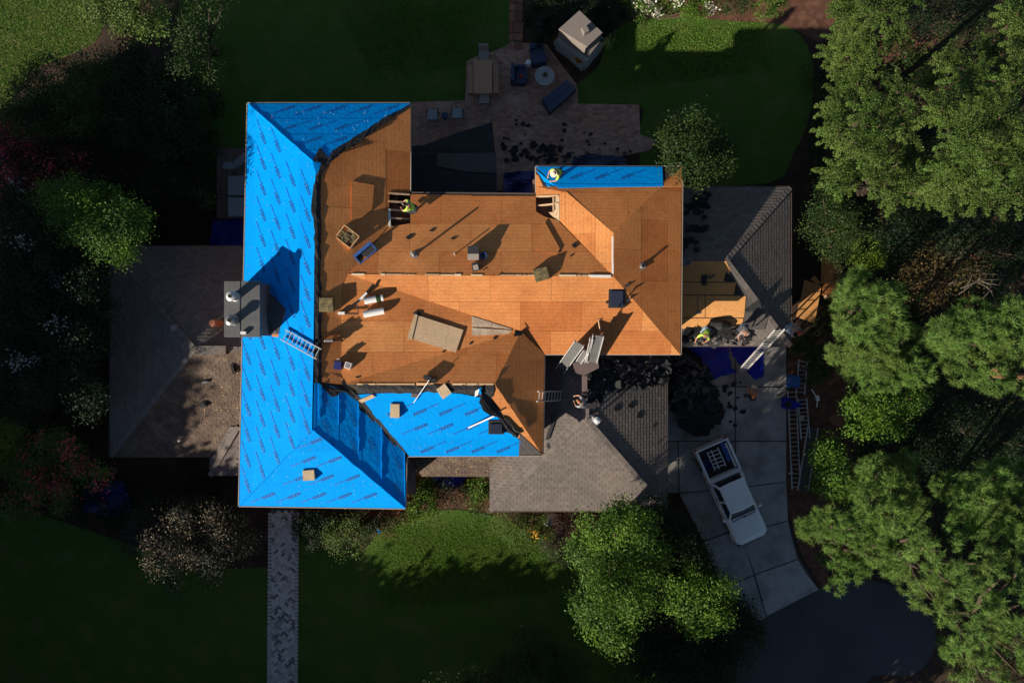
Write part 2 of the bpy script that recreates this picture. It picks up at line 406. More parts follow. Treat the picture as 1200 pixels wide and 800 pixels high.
sheet('lawn',LAWN_SW,.012,MT['grass']); sheet('lawn',LAWN_S,.012,MT['grass'])
# short grass blades so the lit turf has real relief
def blades(polys, n, m, h=.045, seed=3, dens_boxes=None):
    r=np.random.default_rng(seed); V=[];F=[];T=[]
    for poly,cnt in polys:
        p3=[P(x,y,0) for x,y in poly]; p2=[(p.x,p.y) for p in p3]
        xs=[p[0] for p in p2]; ys=[p[1] for p in p2]
        got=0
        while got<cnt:
            x=r.uniform(max(min(xs),-25.5),min(max(xs),25.5)); y=r.uniform(max(min(ys),-17.5),min(max(ys),17.5))
            if not inside(p2,x,y): continue
            if poly is not LAWN_NW:
                cx,cy=(min(xs)+max(xs))/2,(min(ys)+max(ys))/2
                e=max(abs(x-cx)/(max(xs)-min(xs)),abs(y-cy)/(max(ys)-min(ys)))*2
                if r.random()<(e-.35)/.6: continue
            a=r.uniform(0,6.283); l=h*r.uniform(.6,1.4); w=.02; dx,dy=math.cos(a),math.sin(a); k=len(V)
            V+= [(x-dy*w,y+dx*w,.012),(x+dy*w,y-dx*w,.012),(x+dx*l*.7,y+dy*l*.7,.012+l)]
            F.append((k,k+1,k+2)); T.append(r.uniform(-.5,.9)); got+=1
    me=bpy.data.meshes.new('grass'); me.from_pydata(V,[],F); at=me.attributes.new('tone','FLOAT','FACE'); at.data.foreach_set('value',T)
    me.materials.append(m); o=bpy.data.objects.new('grass',me); COL.objects.link(o); o['kind']='stuff'
    o['label']='short mown grass standing on the lawns'; o['category']='grass'
blades([(LAWN_NW,22000),([(380,-20),(597,-20),(597,52),(545,75),(440,100)],14000),
        ([(700,20),(900,25),(920,80),(700,110)],14000),([(420,600),(640,605),(690,690),(430,720)],26000)],0,leafmat('grass_blade',(.090,.18,.022),(.12,.19,.03),.35))
# beds
sheet('mulch_bed',smooth_poly([(470,560),(520,552),(576,556),(590,600),(560,597),(530,595),(500,598),(470,607),(440,622),(425,610)],3),.008,MT['mulch'])
sheet('mulch_bed',[(735,-40),(1030,-40),(1000,40),(960,50),(925,32),(860,25),(790,20),(740,22)],.008,MT['mulch'])
sheet('soil_bank',smooth_poly([(925,400),(940,420),(1000,440),(1010,560),(960,620),(975,690),(945,660),(925,600),(920,520)],3),.006,MT['mulch'])
# patio and its pavers
PAT=[(483,120),(545,118),(547,72),(560,66),(585,58),(600,50),(640,52),(676,100),(678,122),(749,123),(750,158),(770,165),(762,176),(700,190),(690,215),(484,232)]
sheet('patio',PAT,.010,MT['mortar'])
tiles('patio_pavers',(0,0,.010),flat(PAT,.010),(1,.06),.24,.12,.008,.03,MT['patio'],stuff=True,tone=.22,seed=5)
# brick path with large flagstones
FP=[(596,-60),(613,-60),(612,60),(597,56)]
sheet('flagstone_path',FP,.014,MT['mortar']); fp=bpy.data.objects['flagstone_path']
rd=random.Random(4)
y=58
while y>-55:
    dy=rd.uniform(9,13); sp=rd.uniform(601,607)
    for (a,b) in ((596.5,sp-.6),(sp+.6,612.5)):
        mb=MB(); j=lambda:rd.uniform(-1.3,1.3)
        mb.prism([tuple(P(a,y+j()*.5,0))[:2],tuple(P(b,y+j(),0))[:2],tuple(P(b+j(),y-dy+1.4,0))[:2],tuple(P(a,y-dy+1.2+j(),0))[:2]],.012,.045,rd.uniform(-.3,.3))
        mb.build('flagstone',MT['flag'],fp)
    y-=dy
# the front walk: herringbone pavers
WK=[(317.5,596),(347.5,596),(346,860),(315.5,860)]
sheet('front_walk',WK,.016,MT['mortar'])
mb=MB(); k=1/24.0; L_=.235; w_=.1175; c45=math.cos(R(45))
wp=[(p.x,p.y) for p in flat(WK,0)]; EDGE_R=[i for i,(x,y) in enumerate(wp) if x>-11]; rd=random.Random(9); wpx=[(x+(.14 if i in EDGE_R else -.14),y) for i,(x,y) in enumerate(wp)]
for i in range(-70,70):
    for j in range(-70,70):
        for o_ in (0,1):
            # herringbone lattice
            bx=i*w_+j*w_ ; by=i*w_-j*w_
            bx=(i)*w_+(j)*2*w_; by=i*w_-0*j
            bx=i*w_+j*2*L_/1.0*.5*2; by=i*w_
            if o_==0: r0=(bx,by,bx+L_,by+w_)
            else: r0=(bx-0,by+w_,bx+w_,by+w_+L_)
            q=[(r0[0]+.004,r0[1]+.004),(r0[2]-.004,r0[1]+.004),(r0[2]-.004,r0[3]-.004),(r0[0]+.004,r0[3]-.004)]
            q=[((x-y_)*c45-11.2,(x+y_)*c45-13.5) for x,y_ in q]
            cx=sum(t[0] for t in q)/4; cy=sum(t[1] for t in q)/4
            if abs(cx+11.2)>1 or cy<-19 or cy>-8: continue
            if not all(inside(wpx,*t) for t in q): continue
            mb.prism(q,.016,.04,rd.choice([-.68,-.4,-.1,0,.05,.1,.2,.25,.3]))
mb.build('walk_pavers',MT['paver'],kind='stuff')
mb=MB()
for (a,b) in (((316.6,600),(314.8,860)),((348.3,600),(346.8,860))):
    p=P(*a,.02); q=P(*b,.02); n=60
    for i in range(n):
        s=p.lerp(q,i/n+.002); e=p.lerp(q,(i+1)/n-.002); mb.bar(s+Vector((0,0,.01)),e+Vector((0,0,.01)),.16,.06,rd.uniform(-.15,.15))
mb.build('walk_edging',MT['paver'],kind='stuff')
# road and driveway slabs
sheet('road',smooth_poly([(875,735),(960,690),(1010,680),(1060,690),(1090,715),(1095,760),(1070,790),(1010,805),(1000,960),(860,960),(862,800)],4),.008,MT['asphalt'])
drive=empty('driveway',(0,0,0)); drive['kind']='structure'
sheet('slab_joint',[(738,405),(921,405),(921,560),(924,610),(935,650),(959,690),(890,727),(872,715),(840,650),(795,560),(738,560)],.010,MT['mortar']).parent=drive
def dslab(pts,t=0):
    q=flat(pts,0); c=sum((Vector((p.x,p.y,0)) for p in q),Vector())/len(q)
    q=[(c.x+(p.x-c.x)*.994,c.y+(p.y-c.y)*.994) for p in q]
    MB().__class__; m=MB(); m.prism(q,.005,.055,t); m.build('concrete_slab',MT['concrete'],drive)
dslab([(738,404),(861,404),(861,452),(738,452)],-.1); dslab([(862,404),(921,404),(921,452.5),(862,452.5)])
dslab([(738,453),(861,453),(861,516),(738,516)],.03); dslab([(862,453.5),(921,453.5),(921,516),(862,516)],.05)
dslab([(738,517),(794,517),(795,577),(738,577)],-.1); dslab([(795,517),(861,517),(861,571),(796,577)]); dslab([(862,517),(921,517),(921,564),(862,570.5)],.06)
dslab([(796,578),(861,572),(867,617),(824,633)],-.05); dslab([(862,571.5),(921,565),(923,609),(868,624)],.08)
dslab([(825,634),(867,619),(883,673),(846,686),(830,650)],-.03); dslab([(868,625),(923,610),(926,625),(934,654),(884,672)],.05)
dslab([(848,687),(883,674),(897,722),(891,726),(872,716)],-.02); dslab([(884.5,673),(934.5,655),(944,671),(959,690),(898,721)],.10)

# ================================================================= THE HOUSE
house=empty('house',(0,0,0),0,'large two-storey brick house being re-roofed, its roof half blue underlayment and half bare orange boards','house')
EV=5.5
pl={}
NW,NE,AN,AS_,SE,SW=(291,122,EV),(481,122,EV),(371,193,6.77),(366,503,6.77),(475,595,EV),(281,592,EV)
pp=lambda *q:plane3(*[tuple(P(*a)) for a in q])
pl['W']=pp(NW,SW,(369,300,6.77)); pl['N']=pp(NW,NE,AN); pl['S']=pp(SW,SE,AS_); pl['E']=pp(NE,AN,AS_)
pl['MN']=pp((480,228,EV),(628,230,EV),(560,322,6.4)); pl['MS']=pp((797,415,EV),(638,415,EV),(719,324,6.4))
pl['BW']=pp((628,196,EV),(628,230,EV),(719,273,6.4)); pl['BN']=pp((628,196,EV),(799,196,EV),(719,273,6.4)); pl['BE']=pp((799,196,EV),(797,415,EV),(719.5,300,6.4))
V0z=PP(610,388,pl['MS']).z; V0=(610,388,V0z)
pl['CU']=pp((408,321,6.4),V0,(400,450,6.4)); pl['CL']=pp(V0,(580,449,6.4),(400,450,6.4))
pl['SE']=pp((638,415,EV),(636,533,EV),(580,449,6.4)); pl['SS']=pp((477,534,EV),(636,533,EV),(580,449,6.4))
U={'W':(0,-1),'N':(-1,0),'S':(1,0),'E':(0,1),'MN':(-1,0),'MS':(1,0),'BW':(0,-1),'BN':(-1,0),'BE':(0,1),'CU':(1,0),'CL':(-1,0),'SE':(0,1),'SS':(1,0)}
PLY={
 'W':[(291,122),(371,193),(369,300),(368,400),(366,503),(281,592)],
 'N':[(291,122),(481,122),(371,193)],
 'S':[(281,592),(366,503),(475,595)],
 'E':[(481,122),(481,225),(456,225),(456,264),(408,321),(400,340),(400,450),(477,534),(475,595),(366,503),(368,400),(369,300),(371,193)],
 'MN':[(481,228),(628,230),(628,248),(638,254),(653,258),(719,324),(408,321),(456,266),(481,262)],
 'MS':[(408,321),(719,324),(797,415),(638,415),(610,388)],
 'BW':[(628,196),(719,273),(719,324),(656,259),(656,231),(628,230)],
 'BN':[(628,196),(799,196),(719,273)],
 'BE':[(799,196),(797,415),(719,324),(719,273)],
 'CU':[(408,321),(610,388),(400,450),(400,340)],
 'CL':[(610,388),(580,449),(400,450)],
 'SE':[(638,415),(636,533),(580,449),(610,388)],
 'SS':[(477,534),(400,450),(580,449),(636,533)],
}
for k_,pts in PLY.items():
    slab('roof_deck',px_poly(pts,pl[k_],-.005),.16,MT['deck'],house)
def boards(key, pts, w=2.44,h=1.22, m=None, vert=False, tone=.11, seed=1, uoff=0, lift=0.0, st=.5):
    m=m or (MT['osb_v'] if key in('E','BE','BW','SE') else MT['osb']); u=U[key]
    if vert: u=(-u[1],u[0])
    return tiles('sheathing_board',pl[key],px_poly(pts,pl[key]),u,w,h,.009,.018,m,house,tone=tone*.78,seed=seed,uoff=uoff,lift=lift,stagger=st,bow=.03,minarea=.03)
boards('E',[(481,122),(481,225),(456,225),(456,264),(408,321),(400,340),(400,450),(376,448),(376,300),(376,200),(398,180),(430,155),(452,140)],seed=2)
boards('MN',PLY['MN'],seed=3)
boards('MS',PLY['MS'],seed=4,tone=.17)
boards('BW',[(628,204),(640,212),(652,222),(664,225),(719,273),(719,324),(656,259),(656,231),(628,230)],seed=5,uoff=.4)
boards('BN',[(628,219),(799,219),(799,196),(719,273),(664,226)],seed=6); 
boards('BE',PLY['BE'],seed=7,uoff=.6)
boards('CU',PLY['CU'],seed=8,tone=.12); boards('CL',PLY['CL'],seed=9); boards('SE',PLY['SE'],seed=10)
boards('SS',[(560,450),(580,449),(636,533),(609,514),(600,508),(586,478)],seed=11)
# worn, paler boards let into the damaged spots
def patch(key,pts,m,lift=.024,name='worn_board',th=.02,label=None,parent=None):
    p=px_poly(pts,pl[key],lift+th); o=slab(name,p,th,m,parent or house)
    if label: o['label']=label
    return o
patch('CU',[(553,370.5),(576,377.5),(575,383.5),(553,382.5)],MT['rot']); patch('CU',[(576.5,378),(600,385.5),(600,386),(575.5,383.5)],MT['rot']); patch('CU',[(553,384),(600,387),(596,391),(553,393.5)],MT['rot'],.03)
patch('SE',[(604,386),(613,388),(611,393),(602,394)],MT['felt'],.04,'torn_felt')
# ragged white edge of boards left open along the main ridge, and on other ridges
mb=MB(); rd=random.Random(5); x=412
while x<716:
    x2=x+rd.uniform(6,22)
    if rd.random()<.85 and not(622<x<640):
        a=PP(x,321.4+ (x-408)/300*1.6,pl['MS'],.022); b=PP(min(x2-1,716),321.4+(x2-408)/300*1.6,pl['MS'],.022)
        mb.bar(a,b,rd.uniform(.03,.075),.012,rd.uniform(-.2,.35))
    x=x2
mb.build('ridge_edge_strip',MT['osb_pale'],house)
mb=MB(); mb.bar(PP(692,323.5,pl['MS'],.04),PP(716,323.8,pl['MS'],.04),.10,.03); mb.bar(PP(718,277,pl['BW'],.022),PP(718,321,pl['BW'],.022),.07,.012,.0); mb.build('ridge_board',MT['white'],house)
mb=MB()
for x0,x1 in ((418,440),(441,486),(488,508),(530,546),(547,560),(561,578)):
    mb.bar(PP(x0,450,pl['SS'],.03),PP(x1,450,pl['SS'],.03),rd.uniform(.05,.11),.014,rd.uniform(-.1,.3))
mb.build('ridge_edge_strip',MT['osb_edge'],house)
# openings with rafters
def void(pts,z,d=.9):
    p=flat(pts,z); mb=MB(); n=len(p)
    mb.add([tuple(q) for q in p],[tuple(range(n))]); return mb.build('attic_dark_sheet',MT['dark'],house)  # near-black sheet paints the dark interior seen through the roof opening
void([(452,222),(484,222),(484,268),(452,268)],4.9); void([(622,226),(660,226),(660,264),(622,264)],4.95)
for yy,dx in ((226.5,0),(236,1.5),(246,1),(255.5,-2)):
    a=PP(455,yy,pl['E'],-.04); b=PP(480+dx*.4,yy+1.6,pl['E'],-.03); m=MB(); m.bar(a,b,.06,.16); m.build('rafter',MT['lumber'],house)
for a,b in (((629,230.5),(655,229.5)),((629,241.5),(654,238.5))):
    m=MB(); m.bar(PP(*a,pl['BW'],-.02),PP(*b,pl['BW'],-.02),.055,.14); m.build('rafter',MT['lumber'],house)
m=MB(); m.bar(PP(648.5,231,pl['BW'],.01),PP(648.5,247,pl['BW'],.01),.06,.12); m.build('rafter',MT['lumber'],house)
patch('BW',[(649.5,231),(655.5,231),(655.5,261),(648,254),(643,249),(649.5,248)],MT['osb_pale'],.0,'sheathing_board')
m=MB(); m.bar(PP(456.3,245,pl['E'],.05),PP(456.6,266,pl['E'],.05),.09,.03); m.bar(PP(457,264,pl['E'],.05),PP(458,275,pl['E'],.05),.11,.03); m.build('torn_strip',MT['alu'],house)

# ---- blue underlayment, laid strip by strip with printed lettering
def under(key,pts,h=.80,first=True,seed=1,bowtone=.05,uoff=0,w=60,origin=None):
    return tiles('blue_underlayment',pl[key],px_poly(pts,pl[key]),U[key],w,h,.0,.006,MT['blue'],house,tone=bowtone,seed=seed,stagger=0,
                 lapped=.007,lift=.02,cb=strip_print(first),uoff=uoff-w/2,minarea=.005,origin=origin)
under('W',PLY['W'],.73,True and False,origin=PP(*SW[:2],pl['W']))
under('N',[(291,122),(481,122),(468,131),(452,139),(446,145),(432,152),(421,161),(405,170),(390,180),(388,187),(371,193)],.80,True,origin=PP(*NE[:2],pl['N']))
under('S',PLY['S'],.84,False,origin=PP(*SW[:2],pl['S']))
under('E',[(366,503),(368,448),(380,450),(398,455),(420,471),(421,480),(447,496),(448,503),(474,517),(475,595)],.88,True,origin=PP(*SE[:2],pl['E']))
under('SS',[(420,462),(455,460),(500,458),(540,461),(566,466),(578,474),(584,482),(597,500),(609,516),(608,534),(480,534),(473,525),(440,488)],.82,True,origin=PP(477,534,pl['SS']))
under('BN',[(628,196),(776,196),(777,219),(700,220),(655,221)],.80,False,origin=PP(799,196,pl['BN']))
patch('BW',[(628,199),(655,221),(643,222.5),(641,218)],MT['blue'],.03,'folded_underlayment',.012)
patch('BW',[(629,202),(640.5,218),(643,222.5),(637,219.5)],MT['felt'],.045,'folded_underlayment',.012)
# standing folds of blue on the east slope
for a,b in (((397,455),(397,497)),((420,472),(420,530)),((447,496),(447,560)),((474,518),(475,592)),((374,452),(374,490))):
    m=MB(); p0=PP(*a,pl['E'],.05); p1=PP(*b,pl['E'],.04); n=8
    m.tube([p0.lerp(p1,i/n)+Vector((rd.uniform(-.01,.01),0,rd.uniform(0,.02))) for i in range(n+1)],.016,6); m.build('underlayment_fold',MT['blue'],house)
# hip and ridge laps of blue
for a,b in ((SW,AS_),(SE,AS_),(NW,AN)):
    p0=P(a[0],a[1],a[2]+.02); p1=P(b[0],b[1],b[2]+.02); m=MB()
    n=14; pts=[p0.lerp(p1,i/n)+Vector((rd.uniform(-.02,.02),rd.uniform(-.02,.02),rd.uniform(0,.015))) for i in range(n+1)]
    m.tube(pts,.035,6); m.build('hip_lap',MT['blue'],house)
for key,n in (('W',110),('S',36),('SS',30),('N',26)):
    mb=MB(); p2=PLY[key]; xs=[p[0] for p in p2]; ys=[p[1] for p in p2]; c=0
    while c<n:
        x=rd.uniform(min(xs)+3,max(xs)-3); y=rd.uniform(min(ys)+3,max(ys)-3)
        if not inside(p2,x,y) or (key=='SS' and (y<470 or x>570 or x-480<(534-y)*-.6)) or (key=='N' and (y>165 or y-122>(481-x)*.5)): continue
        c+=1; q=PP(x,y,pl[key],.045); mb.lathe(q,[(.016,0),(.015,.004),(.001,.005)],6,rd.uniform(-.2,.2))
    mb.build('cap_nails',MT['alu'],house,kind='stuff')
# black torn felt edges between blue and bare board
def torn(key,left,right,m=None,lift=.05,name='torn_felt',seed=0):
    r=random.Random(seed); mb=MB(); n=len(left); V=[];F=[]
    for i in range(n):
        for s,(a,b) in enumerate((left[i],right[i])):
            V.append(PP(a+r.uniform(-.9,.9),b+r.uniform(-.9,.9),pl[key],lift+r.uniform(0,.02)))
        V.append(PP((left[i][0]+right[i][0])/2,(left[i][1]+right[i][1])/2,pl[key],lift+r.uniform(.02,.07)))
    for i in range(n-1):
        a=i*3;b=a+3; F+= [(a,a+2,b+2,b),(a+2,a+1,b+1,b+2)]
    mb.add(V,F); o=mb.build(name,m or MT['felt'],house); o['label']='torn black felt edge of the old underlayment'; return o
def seg(pts,n):  # resample a polyline
    P_=[Vector(p) for p in pts]; L=[0]
    for i in range(1,len(P_)): L.append(L[-1]+(P_[i]-P_[i-1]).length)
    out=[]
    for k in range(n):
        t=L[-1]*k/(n-1); i=1
        while i<len(L)-1 and L[i]<t: i+=1
        q=P_[i-1].lerp(P_[i],(t-L[i-1])/max(L[i]-L[i-1],1e-6)); out.append((q.x,q.y))
    return out
torn('N',seg([(481,122),(452,137),(445,142),(421,157),(406,167),(389,177),(384,190)],26),seg([(481,125),(462,138),(451,143),(424,165),(405,174),(394,186),(373,206)],26),seed=1)
torn('E',seg([(371,196),(367,225),(364,247),(368,262),(368,300),(369,350),(369,448)],34),seg([(377,203),(374,225),(376,247),(376,262),(376,300),(377,350),(377,448)],34),seed=2,lift=.03)
patch('N',[(375,172),(386,187),(379,193),(366,189)],MT['felt'],.05,'torn_felt',.01)
patch('N',[(366,189),(376,191),(374,199),(371,206),(369,199)],MT['blue'],.09,'folded_underlayment',.012)
torn('SS',seg([(415,450),(450,451),(500,451),(560,451),(580,451)],24),seg([(420,461),(455,461),(500,459),(540,461),(577,466)],24),seed=3,lift=.03)
torn('SE',seg([(560,452),(572,462),(583,480),(592,492),(600,503),(609,508)],14),seg([(566,460),(560,472),(570,484),(586,490),(592,502),(606,514)],14),seed=4,lift=.06)
patch('SS',[(609,508),(635,532),(608,533)],MT['felt_grey'],.03,'felt_patch',.01)
patch('SS',[(567,462),(580,478),(583,484),(570,483)],MT['osb_pale'],.09,'curled_board',.02)
patch('SS',[(557,458),(562,455),(560,463),(556,465)],MT['white'],.14,'curled_board',.01)
patch('SS',[(561,455),(564,454),(567,462),(562,462)],MT['blue'],.15,'folded_underlayment',.01)
# bare valley below the blue strips
patch('E',[(400,452),(420,468),(447,494),(474,516),(477,534),(460,520)],MT['felt_grey'],.022,'felt_patch',.01)
patch('SS',[(404,453),(420,463),(441,488),(473,526),(476,532),(455,510)],MT['felt'],.022,'felt_patch',.01)
patch('SS',[(420,469),(436,462),(440,465),(424,472)],MT['osb_pale'],.08,'worn_board',.02)
torn('E',seg([(372,446),(384,452),(398,456),(412,452)],8),seg([(388,466),(396,464),(402,458),(418,466)],8),seed=9,lift=.08)
patch('E',[(399,446),(413,446),(421,456),(417,463),(407,458)],MT['felt_grey'],.06,'torn_felt',.01)
torn('SS',seg([(586,488),(596,490),(604,502)],6),seg([(590,504),(604,512),(612,508)],6),seed=12,lift=.10)
# chimney cricket
cr=[PP(305,330,pl['W'],.0),PP(330,330,pl['W'],0),PP(336,362,pl['W'],.02),PP(327,394,pl['W'],0),PP(305,395,pl['W'],0)]
rg=PP(305,363,pl['W'],.55)
mb=MB(); mb.add([cr[0],cr[1],cr[2],rg],[(0,3,2,1)],0,0); mb.add([rg,cr[4],cr[3],cr[2]],[(0,1,2,3)],0,0); mb.build('chimney_cricket',MT['felt_grey'],house)
patch('W',[(318,394),(336,364),(327,384),(326,395)],MT['osb'],.03,'worn_board',.01)

# ---- fascia, walls
def fasc(a,b,za=EV,zb=EV,m=None,w=.03,h=.2,name='fascia'):
    p=P(a[0],a[1],za-.1); q=P(b[0],b[1],zb-.1); d=(q-p).normalized(); n=Vector((d.y,-d.x,0))
    mb=MB(); mb.bar(p+n*.02,q+n*.02,w,h,up=(0,0,1)); return mb.build(name,m or MT['fascia'],house)
for a,b in (((481,122),(291,122)),((291,122),(281,592)),((281,592),(475,595)),((475,595),(477,534)),((477,534),(636,533)),((636,533),(638,415)),
            ((638,415),(797,415)),((797,415),(799,196)),((799,196),(628,196)),((628,196),(628,230)),((628,230),(481,228)),((481,228),(481,122))):
    fasc(a,b)
def wall(pts,z1,z0=0,inset=0.35,m=None,name='wall'):
    q=flat(pts,z1); c=sum((Vector((p.x,p.y,0)) for p in q),Vector())/len(q)
    mb=MB(); mb.prism([(p.x,p.y) for p in q],z0,z1); return mb.build(name,m or MT['brickwall'],house)
def rectw(x0,y0,x1,y1,z1,name='wall'): mb=MB(); mb.box(x0,x1,y0,y1,0,z1); return mb.build(name,MT['brickwall'],house)
rectw(-10.75,-6.3,-4.75,9.25,5.22); rectw(-4.75,-4.2,.85,5.6,5.215); rectw(.85,-.1,6.45,6.65,5.21)

# ---- lower shingled wings
GZ=2.9
def wing(eave, apexes, slopes, dirs, z0=GZ):
    pass
def rise_plane(a,b,c): return pp(a,b,c)
def shing(pts,plane,u,m=None,seed=1,w=.30,h=.155,lap=.012):
    p=px_poly(pts,plane)
    slab('roof_deck',px_poly(pts,plane,-.005),.14,MT['deck'],house)
    return tiles('shingles',plane,p,u,w,h,.014,.004,m or MT['shingle'],house,stuff=True,tone=.11,lapped=lap,seed=seed,minarea=.04)
def caps(a,b,plane_a,m=None,w=.22,n=None):
    p=Vector(a); q=Vector(b); L=(q-p).length; n=int(L/.2); mb=MB(); r=random.Random(int(L*100))
    for i in range(n):
        s=p.lerp(q,i/n); e=p.lerp(q,(i+1)/n+.004); s.z+=.022; e.z+=.012
        mb.bar(s,e,w,.02,r.uniform(-.15,.15))
    return mb.build('ridge_cap',m or MT['shingle'],house)
# west wing (garage)
a_=(130,289,GZ); b_=(130,534,GZ); ap=(228,409,4.55)
g1W=pp(a_,b_,ap); g1N=pp(a_,(283,289,GZ),ap); g1S=pp(b_,(283,534,GZ),ap)
EX=285
shing([(130,289),(228,409),(130,534)],g1W,(0,-1),seed=21)
shing([(130,289),(296,289),(296,409),(228,409)],g1N,(-1,0),seed=22)
shing([(130,534),(228,409),(296,409),(296,534)],g1S,(1,0),MT['shingle_dirty'],seed=23)
caps(P(*a_),P(*ap),0); caps(P(*b_),P(*ap),0); caps(P(*ap),P(292,409,4.55),0)
# small entry hip in front of it
gE=pp((246,557,GZ-.1),(290,557,GZ-.1),(279,500,3.55)); gEw=pp((246,557,GZ-.1),(246,520,GZ-.1),(279,500,3.6))
shing([(246,557),(279,500),(300,500),(300,557)],gE,(1,0),seed=24); shing([(246,557),(246,500),(279,500)],gEw,(0,-1),seed=25)
caps(P(246,557,GZ-.1),P(279,500,3.62),0)
# box vent sitting on the west wing ridge
# south east wing (garage)
c_=(574,598,GZ); d_=(781,598,GZ); e_=(686,489,4.5)
g2S=pp(c_,d_,e_); g2W=pp(c_,(574,420,GZ),e_); g2E=pp(d_,(781,420,GZ),e_)
shing([(574,598),(781,598),(686,489)],g2S,(1,0),seed=31); shing([(574,598),(686,489),(686,408),(640,408),(574,500)],g2W,(0,-1),seed=32)
shing([(781,598),(781,408),(686,408),(686,489)],g2E,(0,1),seed=33,lap=.006)
caps(P(*c_),P(*e_),0); caps(P(*d_),P(*e_),0); caps(P(*e_),P(686,412,4.5),0,w=.3)
# east wing
f_=(800,219,GZ); g_=(926,220,GZ); h_=(926,405,GZ); i_=(851,305,4.35)
g3N=pp(g_,f_,i_); g3E=pp(g_,h_,i_); g3S=pp(h_,(800,405,GZ),i_)
shing([(770,219),(926,220),(851,305),(770,305)],g3N,(-1,0),seed=41); shing([(926,220),(926,405),(851,305)],g3E,(0,1),seed=42,lap=.007)
shing([(770,405),(770,305),(851,305),(926,405)],g3S,(1,0),seed=43)
caps(P(*g_),P(*i_),0); caps(P(*h_),P(*i_),0,w=.2)
# stripped part of the east wing: new boards
def on(plane,name,pts,m,lift=.04,th=.02,par=None,label=None):
    o=slab(name,px_poly(pts,plane,lift+th),th,m,par or house)
    if label: o['label']=label
    return o
pl['G3']=g3S
on(g3S,'felt_patch',[(772,306),(852,306),(880,345),(900,370),(872,372),(790,402),(772,402)],MT['felt_grey'],.025,.01)
for pts in ([(780,306),(851,306),(856,318),(850,330),(780,330)],[(780,331),(863,331),(860,345),(780,345)]): on(g3S,'sheathing_board',pts,MT['osb_new'],.04)
for pts in ([(780,346),(826,346),(826,372),(780,372)],[(827,346),(874,347),(872,372),(827,372)],[(780,373),(838,373),(838,385),(780,385)],[(839,373),(871,373),(870,383),(853,383),(839,382)]): on(g3S,'sheathing_board',pts,MT['osb_new'],.05)
on(g3S,'felt_patch',[(872,373),(884,358),(892,362),(900,372),(896,386),(870,386)],MT['felt_grey'],.05,.01)
for pts in ([(851,318),(860,330),(848,329)],[(862,334),(868,344),(860,345)],[(872,363),(890,350),(893,361),(876,366)]): on(g3S,'felt_patch',pts,MT['felt'],.065,.008)
# porch roof south
gP=pp((488,558,GZ-.2),(576,558,GZ-.2),(530,534,3.15))
shing([(494,558),(576,558),(600,520),(485,520),(488,548)],gP,(1,0),MT['shingle_dirty'],seed=51)
gQ=pp((487,579,2.6),(487,540,2.6),(475,560,2.9)); shing([(475,579),(487,579),(487,538),(470,532),(470,560)],gQ,(0,1),seed=52)
# back porch roof (dark) and its pale sheet
gB=pp((484,146,2.5),(580,146,2.5),(530,228,3.1))
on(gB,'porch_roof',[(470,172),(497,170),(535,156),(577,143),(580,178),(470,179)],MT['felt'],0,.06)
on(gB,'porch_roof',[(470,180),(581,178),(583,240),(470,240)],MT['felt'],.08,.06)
on(gB,'plastic_sheet',[(512,180),(581,179),(582,203),(545,201),(512,195)],MT['felt_grey'],.16,.01)
def wrap_walls(x0,y0,x1,y1,z1): mb=MB(); mb.box(x0,x1,y0,y1,0,z1); mb.build('wall',MT['brickwall'],house)
wrap_walls(-17.3,-4.6,-10.8,4.0,2.75); wrap_walls(-.6,-7.0,6.4,-.5,2.75); wrap_walls(6.5,.3,11.9,6.5,2.75)
for a,b in (((130,289),(130,534)),((130,534),(246,534)),((574,598),(781,598)),((781,598),(781,420)),((926,220),(926,405)),((926,405),(800,405)),((926,220),(800,219)),((130,289),(283,289))):
    p=P(*a,GZ-.06); q=P(*b,GZ-.06); mb=MB(); mb.bar(p,q,.10,.10); mb.build('gutter',MT['gutter'],house)
mb=MB(); mb.bar(P(481,226.8,EV-.05),P(628,228,EV-.05),.11,.1); mb.build('gutter',MT['gutter'],house)

# ---- chimney: brick stack, metal cap, two flues
ch=empty('chimney',(0,0,0)); ch.parent=house
ZT=7.25; k=(H-ZT)/800
x0,x1=(262-600)*k,(305-600)*k; y0,y1=(400-395)*k,(400-329)*k
mb=MB(); rdc=random.Random(3)
z=2.9
mb=MB(); mb.box(x0+.06,x1-.06,y0+.06,y1-.06,2.9,ZT-.14); mb.build('stack',MT['brickwall'],ch)
mb=MB(); mb.prism([(x0,y0),(x1,y0),(x1,y1),(x0,y1)],ZT-.14,ZT,0,0,[(x0+.02,y0+.02),(x1-.02,y0+.02),(x1-.02,y1-.02),(x0+.02,y1-.02)]); mb.bar((x0+.62,y0+.02,ZT+.012),(x0+.62,y1-.02,ZT+.012),.02,.02); mb.build('cap_plate',MT['cap'],ch)
def flue(px,py,r,h,m,crown=True):
    c=P(px,py,ZT+h); c.z=ZT
    mb=MB(); mb.lathe(c,[(r*1.15,0),(r*1.1,.05),(r,.06),(r,h),(r*1.18,h),(r*1.18,h+.05),(r*.55,h+.12),(r*.5,h+.12),(r*.42,h+.02)],16); o=mb.build('flue',m,ch,True)
    if crown:
        m2=MB(); m2.lathe(c,[(r*.4,h+.125),(r*.1,h+.13)],12); m2.build('flue_opening',MT['dark'],o)
flue(271,347,.16,.42,MT['alu']); flue(270.5,375,.17,.35,MT['metal'])
mb=MB(); c=P(285,390,ZT+.12); mb.box(c.x-.1,c.x+.1,c.y-.055,c.y+.055,ZT,ZT+.14); mb.build('brick',MT['white'],ch)

